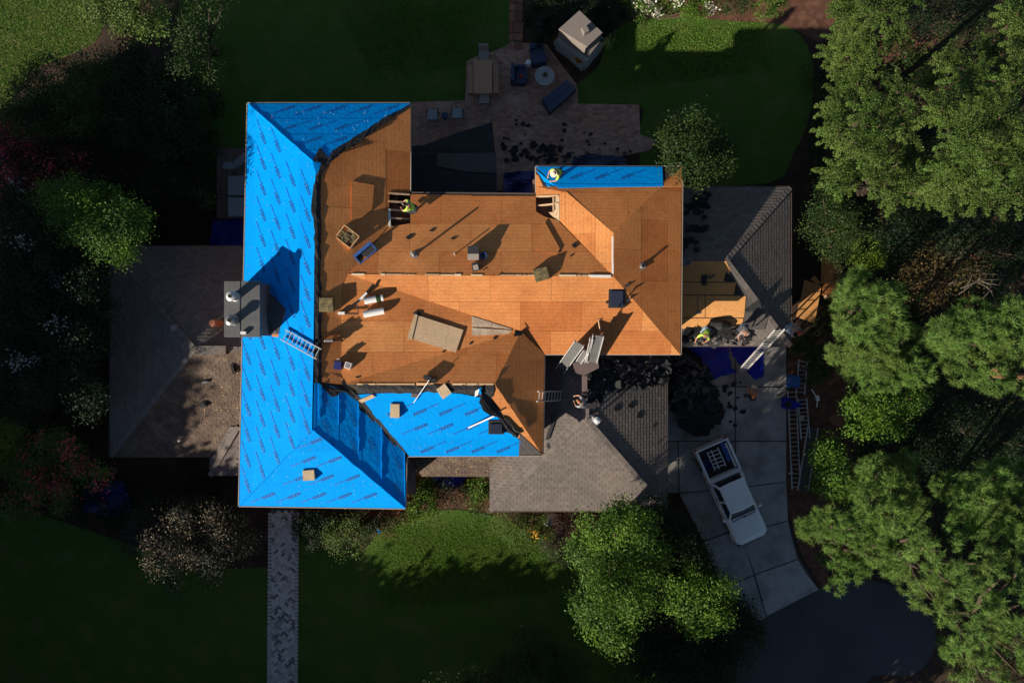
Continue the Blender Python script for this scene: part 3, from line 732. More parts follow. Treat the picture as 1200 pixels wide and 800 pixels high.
# ================================================================= TREES AND PLANTS
def quad_mesh(name, C, Nn, size, asp, tone, mats, mi=None, parent=None, kind=None, rs=None, tri=False):
    """many small leaf faces: centre, facing, size"""
    n=len(C); r=rs or rng
    Nn=Nn/np.maximum(np.linalg.norm(Nn,axis=1,keepdims=True),1e-6)
    a=r.normal(size=(n,3)); a-= (a*Nn).sum(1,keepdims=True)*Nn; a/=np.maximum(np.linalg.norm(a,axis=1,keepdims=True),1e-6)
    b=np.cross(Nn,a); s=np.asarray(size).reshape(-1,1)*np.ones((n,1)); q=s*asp
    V=np.stack([C-a*s*.5, C+b*q*.5+a*s*.05, C+a*s*.5+Nn*s*.12, C-b*q*.5+a*s*.05],axis=1).reshape(-1,3)
    me=bpy.data.meshes.new(name); me.vertices.add(4*n); me.loops.add(4*n); me.polygons.add(n)
    me.vertices.foreach_set('co',V.astype(np.float32).ravel()); me.loops.foreach_set('vertex_index',np.arange(4*n,dtype=np.int32))
    me.polygons.foreach_set('loop_start',np.arange(0,4*n,4,dtype=np.int32))
    try: me.polygons.foreach_set('loop_total',np.full(n,4,dtype=np.int32))
    except Exception: pass
    at=me.attributes.new('tone','FLOAT','FACE'); at.data.foreach_set('value',np.asarray(tone,dtype=np.float32))
    for m in (mats if isinstance(mats,(list,tuple)) else [mats]): me.materials.append(m)
    if mi is not None: me.polygons.foreach_set('material_index',np.asarray(mi,dtype=np.int32))
    me.update(calc_edges=True); me.validate()
    o=bpy.data.objects.new(name,me); COL.objects.link(o)
    if parent: o.parent=parent
    if kind: o['kind']=kind
    return o
def lobes_px(L, z, dz=1.0, r=None):
    """lobes given in plan: (px,py,radius_px[,dz])"""
    out=[]
    for l in L:
        zz=z+(l[3] if len(l)>3 else float(rng.uniform(-dz,dz)*.5)); k=(H-zz)/800
        out.append(((l[0]-600)*k,(400-l[1])*k,zz,l[2]*k*1.0))
    return out
def clumps(lobes, per_m2, flat_=.75, low=-.25, sigma=.16):
    """clump centres over the upper side of the lobes"""
    C=[];N=[];S_=[]
    for (x,y,z,r) in lobes:
        n=max(6,int(per_m2*2*math.pi*r*r)); d=rng.normal(size=(int(n*1.6)+4,3)); d/=np.linalg.norm(d,axis=1,keepdims=True)
        d=d[d[:,2]>low][:n]; rr=rng.uniform(.72,1.06,size=(len(d),1))
        c=np.array([x,y,z])+d*rr*np.array([r,r,r*flat_]); C.append(c); N.append(d); S_.append(np.full(len(d),r))
    C=np.concatenate(C);N=np.concatenate(N);S_=np.concatenate(S_)
    # drop clumps buried inside a neighbouring lobe
    keep=np.ones(len(C),bool)
    for (x,y,z,r) in lobes:
        q=(C-np.array([x,y,z]))/np.array([r,r,r*flat_]); keep&=~((q**2).sum(1)<.45)
    return C[keep],N[keep],S_[keep]
def broad_crown(name, lobes, m, parent, leaf=.11, dens=5.5, per=58,  asp=.62, flat_=.75, tone=.3, blossom=None, bfrac=.0, spread=.20, bsize=.13, bside=None):
    if leaf>=.10 and leaf<.2: leaf*=.72; per=int(per*1.75)
    C,N,_=clumps(lobes,dens,flat_)
    nc=len(C); ct=rng.uniform(-.35,.30,nc)
    idx=np.repeat(np.arange(nc),per)
    P_=C[idx]+rng.normal(size=(len(idx),3))*np.array([spread,spread,spread*.75])
    Nn=N[idx]*.55+rng.normal(size=P_.shape)*.55+np.array([0,0,.5])
    t=ct[idx]+rng.uniform(-tone,tone,len(idx)); mi=np.zeros(len(idx),int); s=leaf*rng.uniform(.65,1.35,len(idx))
    mats=[m]
    if blossom:
        mats=[m,blossom]; hot=rng.random(nc)<bfrac
        if bside is not None: hot&=((C-C.mean(0))@np.array(bside))>0
        pick=hot[idx]&(rng.random(len(idx))<.55); mi[pick]=1; P_[pick]+=np.array([0,0,.10]); s[pick]=bsize*rng.uniform(.7,1.2,pick.sum())
    return quad_mesh(name,P_,Nn,s,asp,t,mats,mi,parent)
def pine_crown(name, lobes, m, parent, tuft=.175, dens=24, needles=84, flat_=.7):
    C,N,_=clumps(lobes,dens,flat_,-.15)
    nc=len(C); idx=np.repeat(np.arange(nc),needles)
    d=rng.normal(size=(len(idx),3)); d/=np.linalg.norm(d,axis=1,keepdims=True)
    d=d+N[idx]*.3+np.array([0,0,.2]); d/=np.linalg.norm(d,axis=1,keepdims=True)
    L=tuft*rng.uniform(.6,1.15,len(idx))[:,None]*(.8+.4*rng.random(nc))[idx][:,None]
    w=rng.normal(size=d.shape); w-= (w*d).sum(1,keepdims=True)*d; w/=np.linalg.norm(w,axis=1,keepdims=True)
    base=C[idx]+rng.normal(size=d.shape)*.035; V=np.stack([base-w*.0075,base+w*.0075,base+d*L],axis=1).reshape(-1,3); n=len(idx)
    me=bpy.data.meshes.new(name); me.vertices.add(3*n); me.loops.add(3*n); me.polygons.add(n)
    me.vertices.foreach_set('co',V.astype(np.float32).ravel()); me.loops.foreach_set('vertex_index',np.arange(3*n,dtype=np.int32))
    me.polygons.foreach_set('loop_start',np.arange(0,3*n,3,dtype=np.int32))
    t=(rng.uniform(-.3,.25,nc))[idx]+rng.uniform(-.2,.35,n)
    at=me.attributes.new('tone','FLOAT','FACE'); at.data.foreach_set('value',t.astype(np.float32))
    me.materials.append(m); me.update(calc_edges=True)
    o=bpy.data.objects.new(name,me); COL.objects.link(o); o.parent=parent; return o
def spray_crown(name, lobes, m, parent, leaf=.07, rays=13, flat_=.6, per=0, dens=0, spread=.09, **k_):
    """feathery conifer: branch sprays fan out from each tier, leaving dark gaps between"""
    Ps=[];Ns=[];Ts=[]
    for (x,y,z,r) in lobes:
        a0=rng.uniform(0,6.28)
        for i in range(rays):
            a=a0+6.283*i/rays+rng.uniform(-.2,.2); L=r*rng.uniform(.8,1.55); el=rng.uniform(-.15,.55)
            d=np.array([math.cos(a)*math.cos(el),math.sin(a)*math.cos(el),math.sin(el)*.7]); side=np.array([-math.sin(a),math.cos(a),0])
            nn=int(400*L); t=rng.uniform(.02,1,nn)**.8; tw=np.abs(np.sin(t*L*16+rng.uniform(0,6)))**.5; w=rng.uniform(-1,1,nn)*(.05+.30*L*(1-t)*t**.5)*(.35+.65*tw)
            zz=-.22*L*t*t+rng.normal(size=nn)*.04
            p=np.array([x,y,z])+np.outer(t*L,d)+np.outer(w,side); p[:,2]+=zz; Ps.append(p)
            Ns.append(rng.normal(size=(nn,3))*.5+np.array([0,0,.8])+d*.3); Ts.append(rng.uniform(-.25,.25)+rng.uniform(-.25,.25,nn)+(t-.5)*.3)
    P_=np.concatenate(Ps);N_=np.concatenate(Ns);T_=np.concatenate(Ts)
    return quad_mesh(name,P_,N_,leaf*rng.uniform(.6,1.3,len(P_)),.55,T_,m,None,parent)
def trunk_and_limbs(root, base, lobes, r0=.22, m=None, multi=1):
    mb=MB(); top=Vector((sum(l[0] for l in lobes)/len(lobes),sum(l[1] for l in lobes)/len(lobes),sum(l[2] for l in lobes)/len(lobes)))
    b=Vector(base); n=6; mid=b.lerp(top,.55)
    pts=[b]+[b.lerp(top,i/n)+Vector((rng.uniform(-.08,.08),rng.uniform(-.08,.08),0)) for i in range(1,n+1)]
    mb.tube(pts,[r0*1.3]+[r0*(1-.75*i/n) for i in range(1,n+1)],8); mb.build('trunk',m or MT['bark'],root)
    for l in lobes:
        s=b.lerp(top,float(rng.uniform(.4,.8))); e=Vector(l[:3]); q=MB()
        md=s.lerp(e,.5)+Vector((rng.uniform(-.15,.15),rng.uniform(-.15,.15),-.15))
        q.tube([s,md,e,e+(e-s).normalized()*l[3]*.45],[r0*.4,r0*.28,r0*.16,r0*.05],6); q.build('limb',m or MT['bark'],root)
def tree(label, L, z, m, style='broad', cat='tree', name='tree', group=None, base=None, r0=.2, dz=1.0, lobes=None, **kw):
    lb=lobes or lobes_px(L,z,dz)
    full=list(lb); mx_=sum(l[0] for l in lb)/len(lb); my_=sum(l[1] for l in lb)/len(lb); out_=.75*(H/(H-min(z,14))-1) if lobes is None else 0
    if style=='spray':
        full += [(l[0]*q_,l[1]*q_,l[2]*.68,l[3]*.75) for l in lb[::3] for q_ in [1+.95*((H-l[2]*.68)/(H-l[2])-1)]]
    elif kw.pop('skirt',True) and lb[0][2]>3.4:
        for f_,sh in ((.66,.92),(.36,.72)):          # lower tiers of branches
            for l in (lb[::2] if f_>.5 else lb[::3]):
                gx=mx_*(1+out_*(1-f_)); gy=my_*(1+out_*(1-f_))
                full.append((gx+(l[0]-mx_)*sh,gy+(l[1]-my_)*sh,l[2]*f_,l[3]*.95))
    cx=sum(l[0] for l in lb)/len(lb); cy=sum(l[1] for l in lb)/len(lb)
    bx,by=base if base else (cx*(1+out_),cy*(1+out_))
    root=empty(name,(0,0,0),0,label,cat,group)
    f={'broad':broad_crown,'pine':pine_crown,'spray':spray_crown}[style]
    f('crown',full,m,root,**kw)
    trunk_and_limbs(root,(bx,by,0),lb,r0)
    return root
def shrub(label, L, z, m, cat='shrub', name='shrub', group=None, **kw):
    lb=lobes_px(L,z,.2); root=empty(name,(0,0,0),0,label,cat,group)
    kw.setdefault('leaf',.075); kw.setdefault('dens',9); kw.setdefault('per',55); kw.setdefault('spread',.13)
    broad_crown('foliage',lb,m,root,**kw)
    mb=MB(); cx=sum(l[0] for l in lb)/len(lb); cy=sum(l[1] for l in lb)/len(lb)
    for l in lb: mb.tube([(cx,cy,0),((cx+l[0])/2,(cy+l[1])/2,l[2]*.5),(l[0],l[1],l[2])],[.03,.022,.01],5)
    mb.build('stem',MT['bark'],root,kind='stuff')
    return root

# --- trees south of the house, beside the driveway
tree('bright green rounded tree with lit crown south of the grey garage roof',[(692,645,26),(705,615,24),(738,622,30),(752,650,30),(712,668,30),(700,695,28),(712,722,28),(724,745,20),(742,700,26),(730,610,20)],8.3,MT['leaf_bright'],dz=1.6,leaf=.12,base=(3.9,-8.6),r0=.24)
tree('smaller bright green tree beside the lower end of the driveway slabs',[(800,692,24),(828,704,28),(818,722,20),(842,690,18),(812,672,18),(838,718,18)],7.2,MT['leaf_bright'],dz=1.2,leaf=.12)
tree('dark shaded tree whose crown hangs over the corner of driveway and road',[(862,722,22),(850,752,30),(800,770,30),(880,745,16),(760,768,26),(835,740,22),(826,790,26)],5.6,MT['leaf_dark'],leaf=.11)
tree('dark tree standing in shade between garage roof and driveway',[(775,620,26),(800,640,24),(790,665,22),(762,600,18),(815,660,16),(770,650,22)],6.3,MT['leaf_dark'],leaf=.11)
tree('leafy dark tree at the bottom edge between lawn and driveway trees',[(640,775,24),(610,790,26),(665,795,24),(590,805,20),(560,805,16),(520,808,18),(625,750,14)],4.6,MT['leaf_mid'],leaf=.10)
# --- tree by the back lawn
tree('half-lit green tree by the back lawn above the east wing roof',[(790,150,16),(818,146,17),(844,166,16),(802,172,22),(832,186,20),(795,190,13),(815,198,18),(848,196,12),(780,164,10)],5.6,MT['leaf_mid'],dz=1.4,leaf=.12)
# --- west side
tree('bright green tree lit from the left beside the west wing',[(58,238,18),(88,236,24),(122,246,28),(80,262,22),(112,278,22),(142,282,22),(152,258,22),(136,296,15),(60,222,8)],7.0,MT['leaf_bright'],leaf=.11,dz=1.2)
tree('pale green sunlit tree at the top edge beside the dry lawn',[(115,0,22),(142,-6,24),(165,8,24),(150,25,18),(178,28,16),(130,20,14)],7.4,MT['leaf_olive'],leaf=.12)
tree('thin-leaved grey-green tree at the top edge, right of the pale green tree',[(205,18,20),(228,36,20),(245,12,18),(238,56,14),(210,52,16),(262,5,10),(220,75,16),(245,80,12)],7.0,MT['leaf_mid'],leaf=.10,per=26,dens=4.5)
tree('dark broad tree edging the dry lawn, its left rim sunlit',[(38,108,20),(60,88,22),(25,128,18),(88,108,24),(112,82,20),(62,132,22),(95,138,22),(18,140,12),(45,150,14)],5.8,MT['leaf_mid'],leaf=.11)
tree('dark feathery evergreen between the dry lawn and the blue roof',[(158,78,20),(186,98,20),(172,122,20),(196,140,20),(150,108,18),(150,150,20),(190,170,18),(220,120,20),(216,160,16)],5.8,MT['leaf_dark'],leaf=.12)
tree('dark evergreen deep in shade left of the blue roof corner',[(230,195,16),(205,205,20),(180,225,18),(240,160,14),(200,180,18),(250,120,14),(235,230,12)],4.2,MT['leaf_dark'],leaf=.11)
tree('crape myrtle with deep pink flowers at the left edge, upper one',[(8,150,18),(32,146,16),(50,164,16),(8,182,18),(24,208,18),(48,190,14),(82,186,12),(6,225,14)],4.6,MT['leaf_maroon'],blossom=MT['fl_pink'],bfrac=.22,cat='flowering tree',name='flowering_tree')
tree('dark tree speckled with white flowers at the left edge below the bright tree',[(22,240,22),(40,268,22),(20,300,26),(52,315,28),(25,340,26),(78,345,28),(55,372,28),(20,385,28)],6.3,MT['leaf_dark'],blossom=MT['fl_dim'],bfrac=.035,bsize=.13,cat='flowering tree',name='flowering_tree')
tree('dark tree with scattered white flowers beside the west wing roof',[(100,330,22),(112,365,20),(98,398,24),(62,410,26),(25,425,26),(85,438,26),(45,452,24),(18,470,22),(102,470,20)],6.2,MT['leaf_dark'],blossom=MT['fl_dim'],bfrac=.02,bsize=.12,cat='flowering tree',name='flowering_tree')
tree('small yellow-green leafy tree at the left edge below the white flowers',[(2,512,15),(10,528,12),(0,540,12)],4.2,MT['leaf_lime'],leaf=.11)
tree('crape myrtle with pink and yellowing clusters at the lower left',[(45,572,16),(66,552,16),(72,582,14),(28,560,14),(96,545,15),(40,540,14),(60,520,14),(112,560,12),(15,598,14),(80,520,14)],3.8,MT['leaf_olive'],blossom=MT['fl_pink'],bfrac=.18,bsize=.12,cat='flowering tree',name='flowering_tree')
tree('crape myrtle with beige blossom heads left of the front walk',[(182,655,13),(200,642,15),(210,608,14),(216,622,10),(196,660,12),(252,602,10),(252,620,11),(222,652,11),(178,632,10)],4.6,MT['leaf_grey'],blossom=MT['fl_beige'],bfrac=.85,bsize=.085,leaf=.08,per=70,cat='flowering tree',name='flowering_tree',dz=.5)
tree('dark grey-green tree left of the front walk under the beige blossoms',[(165,610,18),(160,635,16),(215,675,18),(245,650,20),(270,640,18),(232,600,18),(190,590,18),(290,630,14),(275,605,16),(200,630,18),(250,668,14)],3.0,MT['leaf_grey'],leaf=.07,dens=7)
# --- east side: soft olive conifers at the top, pines lower down
g='olive green conifers crowding the upper right'
tree('olive conifer at the top edge beside the bare mulch bank',[(992,15,20),(1010,38,24),(1035,12,26),(1000,-5,22),(1050,40,16),(1060,-5,22)],9.5,MT['leaf_olive'],'spray',group=g,leaf=.052,dz=1.5,per=70)
tree('olive conifer reaching leftmost over the back lawn edge',[(978,62,16),(990,50,18),(1004,72,20),(984,82,13),(1020,60,14)],8.0,MT['leaf_olive'],'spray',group=g,leaf=.052,per=70)
tree('tall olive conifer beside the fallen red bark clearing, left of centre in its group',[(985,120,24),(1005,100,22),(1020,135,28),(985,155,24),(1050,110,22),(1055,145,28),(1010,170,28),(978,140,14)],11.5,MT['leaf_olive'],'spray',group=g,leaf=.052,per=75,dz=1.6)
tree('wide olive conifer whose flat sprays spread over the dark hollow above the lime shrub',[(990,205,26),(1025,200,28),(1060,185,28),(1080,215,28),(1045,225,22),(982,215,15),(1110,230,24)],11.0,MT['leaf_olive'],'spray',group=g,leaf=.052,per=75,dz=1.6)
tree('tallest olive conifer, at the right edge of the upper group',[(1105,130,28),(1135,160,32),(1170,140,34),(1120,195,32),(1165,190,36),(1195,165,30),(1150,225,30),(1190,225,30),(1210,195,30)],13.5,MT['leaf_olive'],'spray',group=g,leaf=.052,per=75,dz=2.2)
tree('olive conifer with spiky sprays in the upper right corner',[(1110,70,20),(1140,90,26),(1165,60,24),(1185,95,28),(1200,50,26),(1150,115,22),(1190,20,22),(1090,95,20)],11.0,MT['leaf_olive'],'spray',group=g,leaf=.052,per=70,dz=2)
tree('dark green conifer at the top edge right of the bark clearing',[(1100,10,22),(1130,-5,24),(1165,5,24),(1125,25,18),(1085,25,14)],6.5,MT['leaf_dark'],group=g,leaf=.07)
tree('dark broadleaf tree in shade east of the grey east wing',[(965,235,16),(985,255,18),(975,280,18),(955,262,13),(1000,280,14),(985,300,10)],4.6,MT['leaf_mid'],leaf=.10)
shrub('lime green shrub in sun beside the rust coloured earth',[(1018,292,15),(1010,308,14),(1028,305,12),(1012,282,10)],2.2,MT['leaf_lime'],leaf=.10)
shrub('dark shrub beside the leaning plywood sheets',[(992,335,14),(975,360,14),(985,380,16),(965,385,10),(1000,355,12)],1.4,MT['leaf_mid'])
g='long-needled pines on the right'
tree('bright green pine just right of the leaning plywood sheets',[(1008,335,20),(1000,362,22),(1025,352,22),(1040,375,24),(1010,390,24),(992,375,14),(1045,345,14)],12.0,MT['needle'],'pine','pine tree','pine_tree',g,dz=1.4)
tree('pine hanging over the ladders laid beside the driveway',[(985,412,14),(1005,420,22),(1030,412,24),(1020,438,22),(1050,425,24),(1060,400,20),(1075,435,18),(1040,448,14)],10.5,MT['needle'],'pine','pine tree','pine_tree',g,dz=1.4)
tree('pine at the right edge level with the main roof eave',[(1110,392,22),(1135,375,24),(1165,385,26),(1190,372,24),(1150,405,20),(1185,405,24),(1130,430,20),(1165,445,18),(1200,440,22),(1120,410,14)],12.5,MT['needle'],'pine','pine tree','pine_tree',g,dz=1.8)
tree('slender pine with a lit top below the shaded hollow, right of the driveway bank',[(1032,552,20),(1055,545,18),(1050,575,24),(1020,590,22),(1040,605,22),(1065,595,20)],12.5,MT['needle'],'pine','pine tree','pine_tree',g,dz=1.8)
tree('low spreading pine reaching over the curved edge of the driveway',[(952,622,14),(968,635,14),(975,612,18),(1000,618,22),(1000,645,20),(1025,640,22),(1045,655,22),(985,665,14),(1005,668,12),(978,688,9)],10.5,MT['needle'],'pine','pine tree','pine_tree',g,dz=1.6)
tree('large pine in the lower right with branches out over the road',[(1070,630,26),(1100,645,30),(1075,665,26),(1110,680,30),(1090,700,22),(1130,705,30),(1125,735,26),(1140,660,28),(1085,640,22)],14.5,MT['needle'],'pine','pine tree','pine_tree',g,dz=2.2,dens=8)
tree('tall pine at the right edge between the shaded hollow and the road',[(1140,575,24),(1165,560,24),(1150,600,28),(1185,590,28),(1200,560,22),(1175,625,30),(1205,620,26),(1130,610,20)],14.0,MT['needle'],'pine','pine tree','pine_tree',g,dz=2)
tree('big pine filling the bottom right corner',[(1170,680,30),(1200,665,28),(1190,710,32),(1160,730,28),(1185,760,32),(1130,770,24),(1150,795,26),(1200,795,28),(1120,785,16),(1140,750,22)],13.0,MT['needle'],'pine','pine tree','pine_tree',g,dz=2,dens=8)
tree('understory broadleaf with sunlit leaves below the shorter pine, above the shaded hollow',[(1012,478,16),(1035,470,16),(1010,500,14),(1050,490,16),(1065,468,14),(1030,500,12)],5.6,MT['leaf_bright'],leaf=.13)
tree('broad green tree standing between the bank and the lit pines',[(972,535,16),(978,555,16),(965,568,14),(985,575,14),(970,520,10),(995,560,14)],4.6,MT['leaf_bright'],leaf=.13,per=45)
shrub('dull green shrub by the top of the ladders',[(935,405,10),(948,412,14),(965,425,14),(955,440,12)],2.4,MT['leaf_mid'],leaf=.1)
tree('dark hollow tree in shade behind the pines, with tawny leaves',[(1100,300,24),(1125,330,24),(1090,340,20),(1070,320,18),(1140,300,22),(1105,360,20)],5.6,MT['leaf_brown'],leaf=.09,per=28)
tree('dark green tree under the right edge of the olive conifers',[(1160,280,24),(1190,270,24),(1180,300,20),(1060,270,24),(1090,265,20),(1045,290,18),(1120,275,20),(1200,300,16)],6.5,MT['leaf_dark'],leaf=.10)
tree('shaded tree filling the hollow between pines at the right',[(1100,480,26),(1135,500,26),(1170,490,26),(1110,520,24),(1150,530,24),(1190,520,24),(1080,500,20),(1190,470,20),(1090,540,16)],5.0,MT['leaf_dark'],leaf=.10,per=40)
# fallen bare branches in the hollow
for i,(x,y) in enumerate(((1135,300),(1150,325),(1120,340),(1165,340))):
    rb=empty('dead_branch',(0,0,0),0,['bare grey fallen branches left of the rosy log, highest of the dead wood','bare grey fallen branches under the rosy log','bare branch pile over the tawny leaves','bare branches at the right end of the dead wood'][i],'dead branch','dead wood in the hollow')
    for k_ in range(5):
        mb=MB(); p=P(x+rng.uniform(-10,10),y+rng.uniform(-8,8),6.6); a=rng.uniform(0,6.28)
        q=p+Vector((math.cos(a)*rng.uniform(.6,1.4),math.sin(a)*rng.uniform(.5,1.0),rng.uniform(-.3,.4)))
        mb.tube([p,p.lerp(q,.5)+Vector((0,0,.12)),q],[.022,.016,.006],5); mb.build('branch',MT['bark_pale'],rb)
for pts,lab in (([(1140,300,1.5),(1190,290,1.6),(1215,285,1.6)],'rosy bare log lying at the right edge of the hollow'),([(1165,437,11.2),(1200,441,11.0)],'pale bare limb end showing through the right edge pine')):
    mb=MB(); mb.tube([P(*q) for q in pts],[.16]*(len(pts)-1)+[.10],8); tag(mb.build('log',MT['flag']),lab,'log')
# clearing of red earth in the upper right and red earth patches
sheet('soil_clearing',[P(1010,70,5.0),P(1000,60,5.0),P(1050,20,5.0),P(1115,15,5.0),P(1100,40,5.0),P(1050,80,5.0)][:0] or flat([(1000,70),(1010,40),(1060,15),(1120,15),(1110,45),(1050,75)],.02),.02,MT['mulch'])
for x,y,r_ in ((985,490,14),(1170,500,14),(1015,345,10)):
    sheet('bare_earth',smooth_poly([(x-r_,y),(x,y-r_*.5),(x+r_,y-3),(x+r_*.6,y+r_*.5),(x-4,y+r_*.7)]),.016,MT['flag'])
# --- shrubs and beds
shrub('tall ornamental grass clump between flagstone path and stone fireplace',[(628,22,16),(645,12,18),(655,32,16),(635,42,12),(668,18,16)],1.0,MT['leaf_dark'],leaf=.16,asp=.15)
shrub('ornamental grass clump right behind the stone fireplace',[(690,12,18),(712,20,18),(705,38,14),(725,8,16)],1.0,MT['leaf_dark'],leaf=.16,asp=.15)
shrub('small silvery green plant in front of the ornamental grass',[(634,31,8)],1.3,MT['leaf_grey'])
shrub('long hydrangea hedge covered with white flower heads',[(738,6,11),(755,2,13),(772,4,13),(788,2,14),(805,6,13),(822,8,12),(748,14,8),(768,15,8),(815,18,8)],1.2,MT['leaf_bright'],blossom=MT['fl_white'],bfrac=.30,bsize=.13,leaf=.10)
shrub('clipped green shrub right of the hydrangea hedge',[(845,4,12),(862,6,12),(875,2,12)],1.1,MT['leaf_mid'])
shrub('bright round shrub at the right end of the back bed',[(895,8,13),(908,4,13),(900,14,8)],1.2,MT['leaf_bright'])
shrub('low groundcover mound beside the grey garage roof corner',[(590,610,16),(605,618,16),(622,620,14),(612,632,14),(598,602,14),(632,608,10)],.5,MT['leaf_olive'],leaf=.06)
shrub('little yellow leaved plant at the end of the groundcover',[(631,622,6),(634,630,5)],.6,MT['leaf_lime'],leaf=.06,blossom=MT['fl_yellow'],bfrac=.04)
shrub('grey leaved shrub between the groundcover and the big tree',[(650,640,14),(658,652,10),(642,636,10)],.9,MT['leaf_grey'],leaf=.06)
shrub('glossy shrub with pale flowers against the garage wall',[(560,572,10),(567,582,9),(558,588,8),(566,566,8)],.9,MT['leaf_bright'],blossom=MT['fl_white'],bfrac=.08,bsize=.07,leaf=.08)
shrub('green shrub below the small porch roof at the blue roof corner',[(492,578,11),(500,590,12),(488,598,10),(505,570,8),(480,604,8)],.9,MT['leaf_bright'],leaf=.09)
shrub('silvery shrub in the red mulch with wispy stems',[(524,572,9),(530,582,9),(518,582,8)],.9,MT['leaf_grey'],leaf=.07,per=25)
shrub('tawny sedge clump with white flowers at the lawn edge',[(466,604,9),(476,608,8),(455,606,7)],.5,MT['leaf_brown'],leaf=.07,blossom=MT['fl_white'],bfrac=.1,bsize=.06)
shrub('small tawny plant beside the blue scrap at the lawn edge',[(448,617,7),(455,622,6)],.4,MT['leaf_brown'],leaf=.06)
tree('sage green rounded tree below the blue roof corner, its left side lit',[(398,622,13),(405,636,14),(418,628,12),(392,632,10),(412,612,10),(425,640,8)],2.6,MT['leaf_olive'],leaf=.07,name='small_tree',cat='small tree')
shrub('dark spreading shrub right of the front walk',[(362,612,14),(378,622,14),(366,632,10),(385,608,12),(356,602,10)],1.4,MT['leaf_dark'],leaf=.07)
shrub('dark shrub in shade under the south eave of the blue roof',[(425,604,10),(440,608,12),(430,618,8)],1.1,MT['leaf_dark'])
shrub('maroon leaved shrub beside the grey rock by the garage',[(668,625,14),(680,615,12),(660,612,10)],.8,MT['leaf_maroon'])
# undergrowth filling the shaded belts (nobody could count it)
def undergrowth(areas, label, m, leaf=.12):
    C=[]
    for pts,n in areas:
        p=[(q.x,q.y) for q in flat(pts,0)]; xs=[a[0] for a in p]; ys=[a[1] for a in p]; c=[]
        while len(c)<n:
            x=rng.uniform(min(xs),max(xs)); y=rng.uniform(min(ys),max(ys))
            if inside(p,x,y): c.append((x,y,rng.uniform(.05,.5)+.9*abs(math.sin(x*1.3)*math.cos(y*1.1))))
        c=np.array(c); idx=np.repeat(np.arange(n),22); C.append(c[idx]+rng.normal(size=(len(idx),3))*np.array([.16,.16,.10]))
    C=np.concatenate(C); C[:,2]=np.maximum(C[:,2],.03)
    N=rng.normal(size=C.shape)*.6+np.array([0,0,.8])
    o=quad_mesh('undergrowth',C,N,leaf*rng.uniform(.6,1.3,len(C)),.6,rng.uniform(-.4,.35,len(C)),m); o['kind']='stuff'; o['label']=label; o['category']='undergrowth'
undergrowth([([(940,60),(1210,-10),(1210,820),(1110,790),(1090,690),(1000,640),(985,560),(1015,440),(1005,330),(950,300)],2600)],'ground plants and leaf litter in shade under the pines and conifers',MT['leaf_mid'])
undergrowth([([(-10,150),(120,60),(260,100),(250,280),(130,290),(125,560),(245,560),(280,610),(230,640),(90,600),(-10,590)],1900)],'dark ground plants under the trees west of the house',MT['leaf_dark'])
undergrowth([([(650,600),(780,605),(830,650),(890,740),(870,810),(720,810),(690,700)],700),([(352,602),(475,600),(440,618),(398,642),(352,625)],200),([(484,560),(575,562),(576,598),(530,590),(484,600)],130)],'leafy groundcover around the driveway trees and beds',MT['leaf_mid'],.09)
# taller trees beyond the picture's left and lower edges; their shade falls across the lawns
g='tall trees standing beyond the left and lower lawn edges'
for (x,y,h,r_) in ((-32.5,0.0,13,3.0),(-35.8,-5.5,16,3.4),(-36,-10.5,15.4,3.6),(-36,-16,15,3.6),(-31.5,-3.5,15.2,3.6),(-30,-8.5,12.8,3.5),(-31,-13.5,11.0,3.6),(-28.5,-18,10.2,3.6),(-29.5,-15.5,7,3.0),(-30,-23,11,3.4),(-24.5,-22.0,7.6,3.0),(-20,-21.0,6.9,2.2),(-15.2,-21.4,6.4,2.3),(-11.5,-21.4,6.6,2.3),(-8,-22.6,12.6,2.8),(-4.6,-21.6,13.4,3.1),(-.3,-21.6,13,3.1),(4.5,-21.6,11.5,3.0),(9,-21.4,10,2.8)):
    lb=[(x,y,h-1.4,r_*.8)]+[(x+math.cos(a)*r_*.6,y+math.sin(a)*r_*.6,h-2.2-.5*(i%2)*r_*.5,r_*.62) for i,a in enumerate(np.arange(0,6.2,1.05))]
    tree('tall tree beyond the lawn edge, outside the view',None,0,MT['leaf_mid'],lobes=lb,group=g,leaf=.34,dens=3.2,per=26,spread=.34)

# ================================================================= OBJECTS
def thing(name,label,cat,group=None,loc=(0,0,0),rz=0): return empty(name,loc,rz,label,cat,group)
def single(mb,name,m,label,cat,group=None,smooth=False): return tag(mb.build(name,m,None,smooth),label,cat,group)
ON=lambda x,y,k_,u=0: PP(x,y,pl[k_] if isinstance(k_,str) else k_,u+.03)
def obox(mb,c,ax,lx,ly,z0,z1,tone=0,mi=0,n=None):
    """box with centre c, heading ax (radians), sitting from c.z+z0 to c.z+z1"""
    ca,sa=math.cos(ax),math.sin(ax); c=Vector(c)
    q=[(c.x+x*ca-y*sa,c.y+x*sa+y*ca) for x,y in ((-lx/2,-ly/2),(lx/2,-ly/2),(lx/2,ly/2),(-lx/2,ly/2))]
    return mb.prism(q,c.z+z0,c.z+z1,tone,mi)

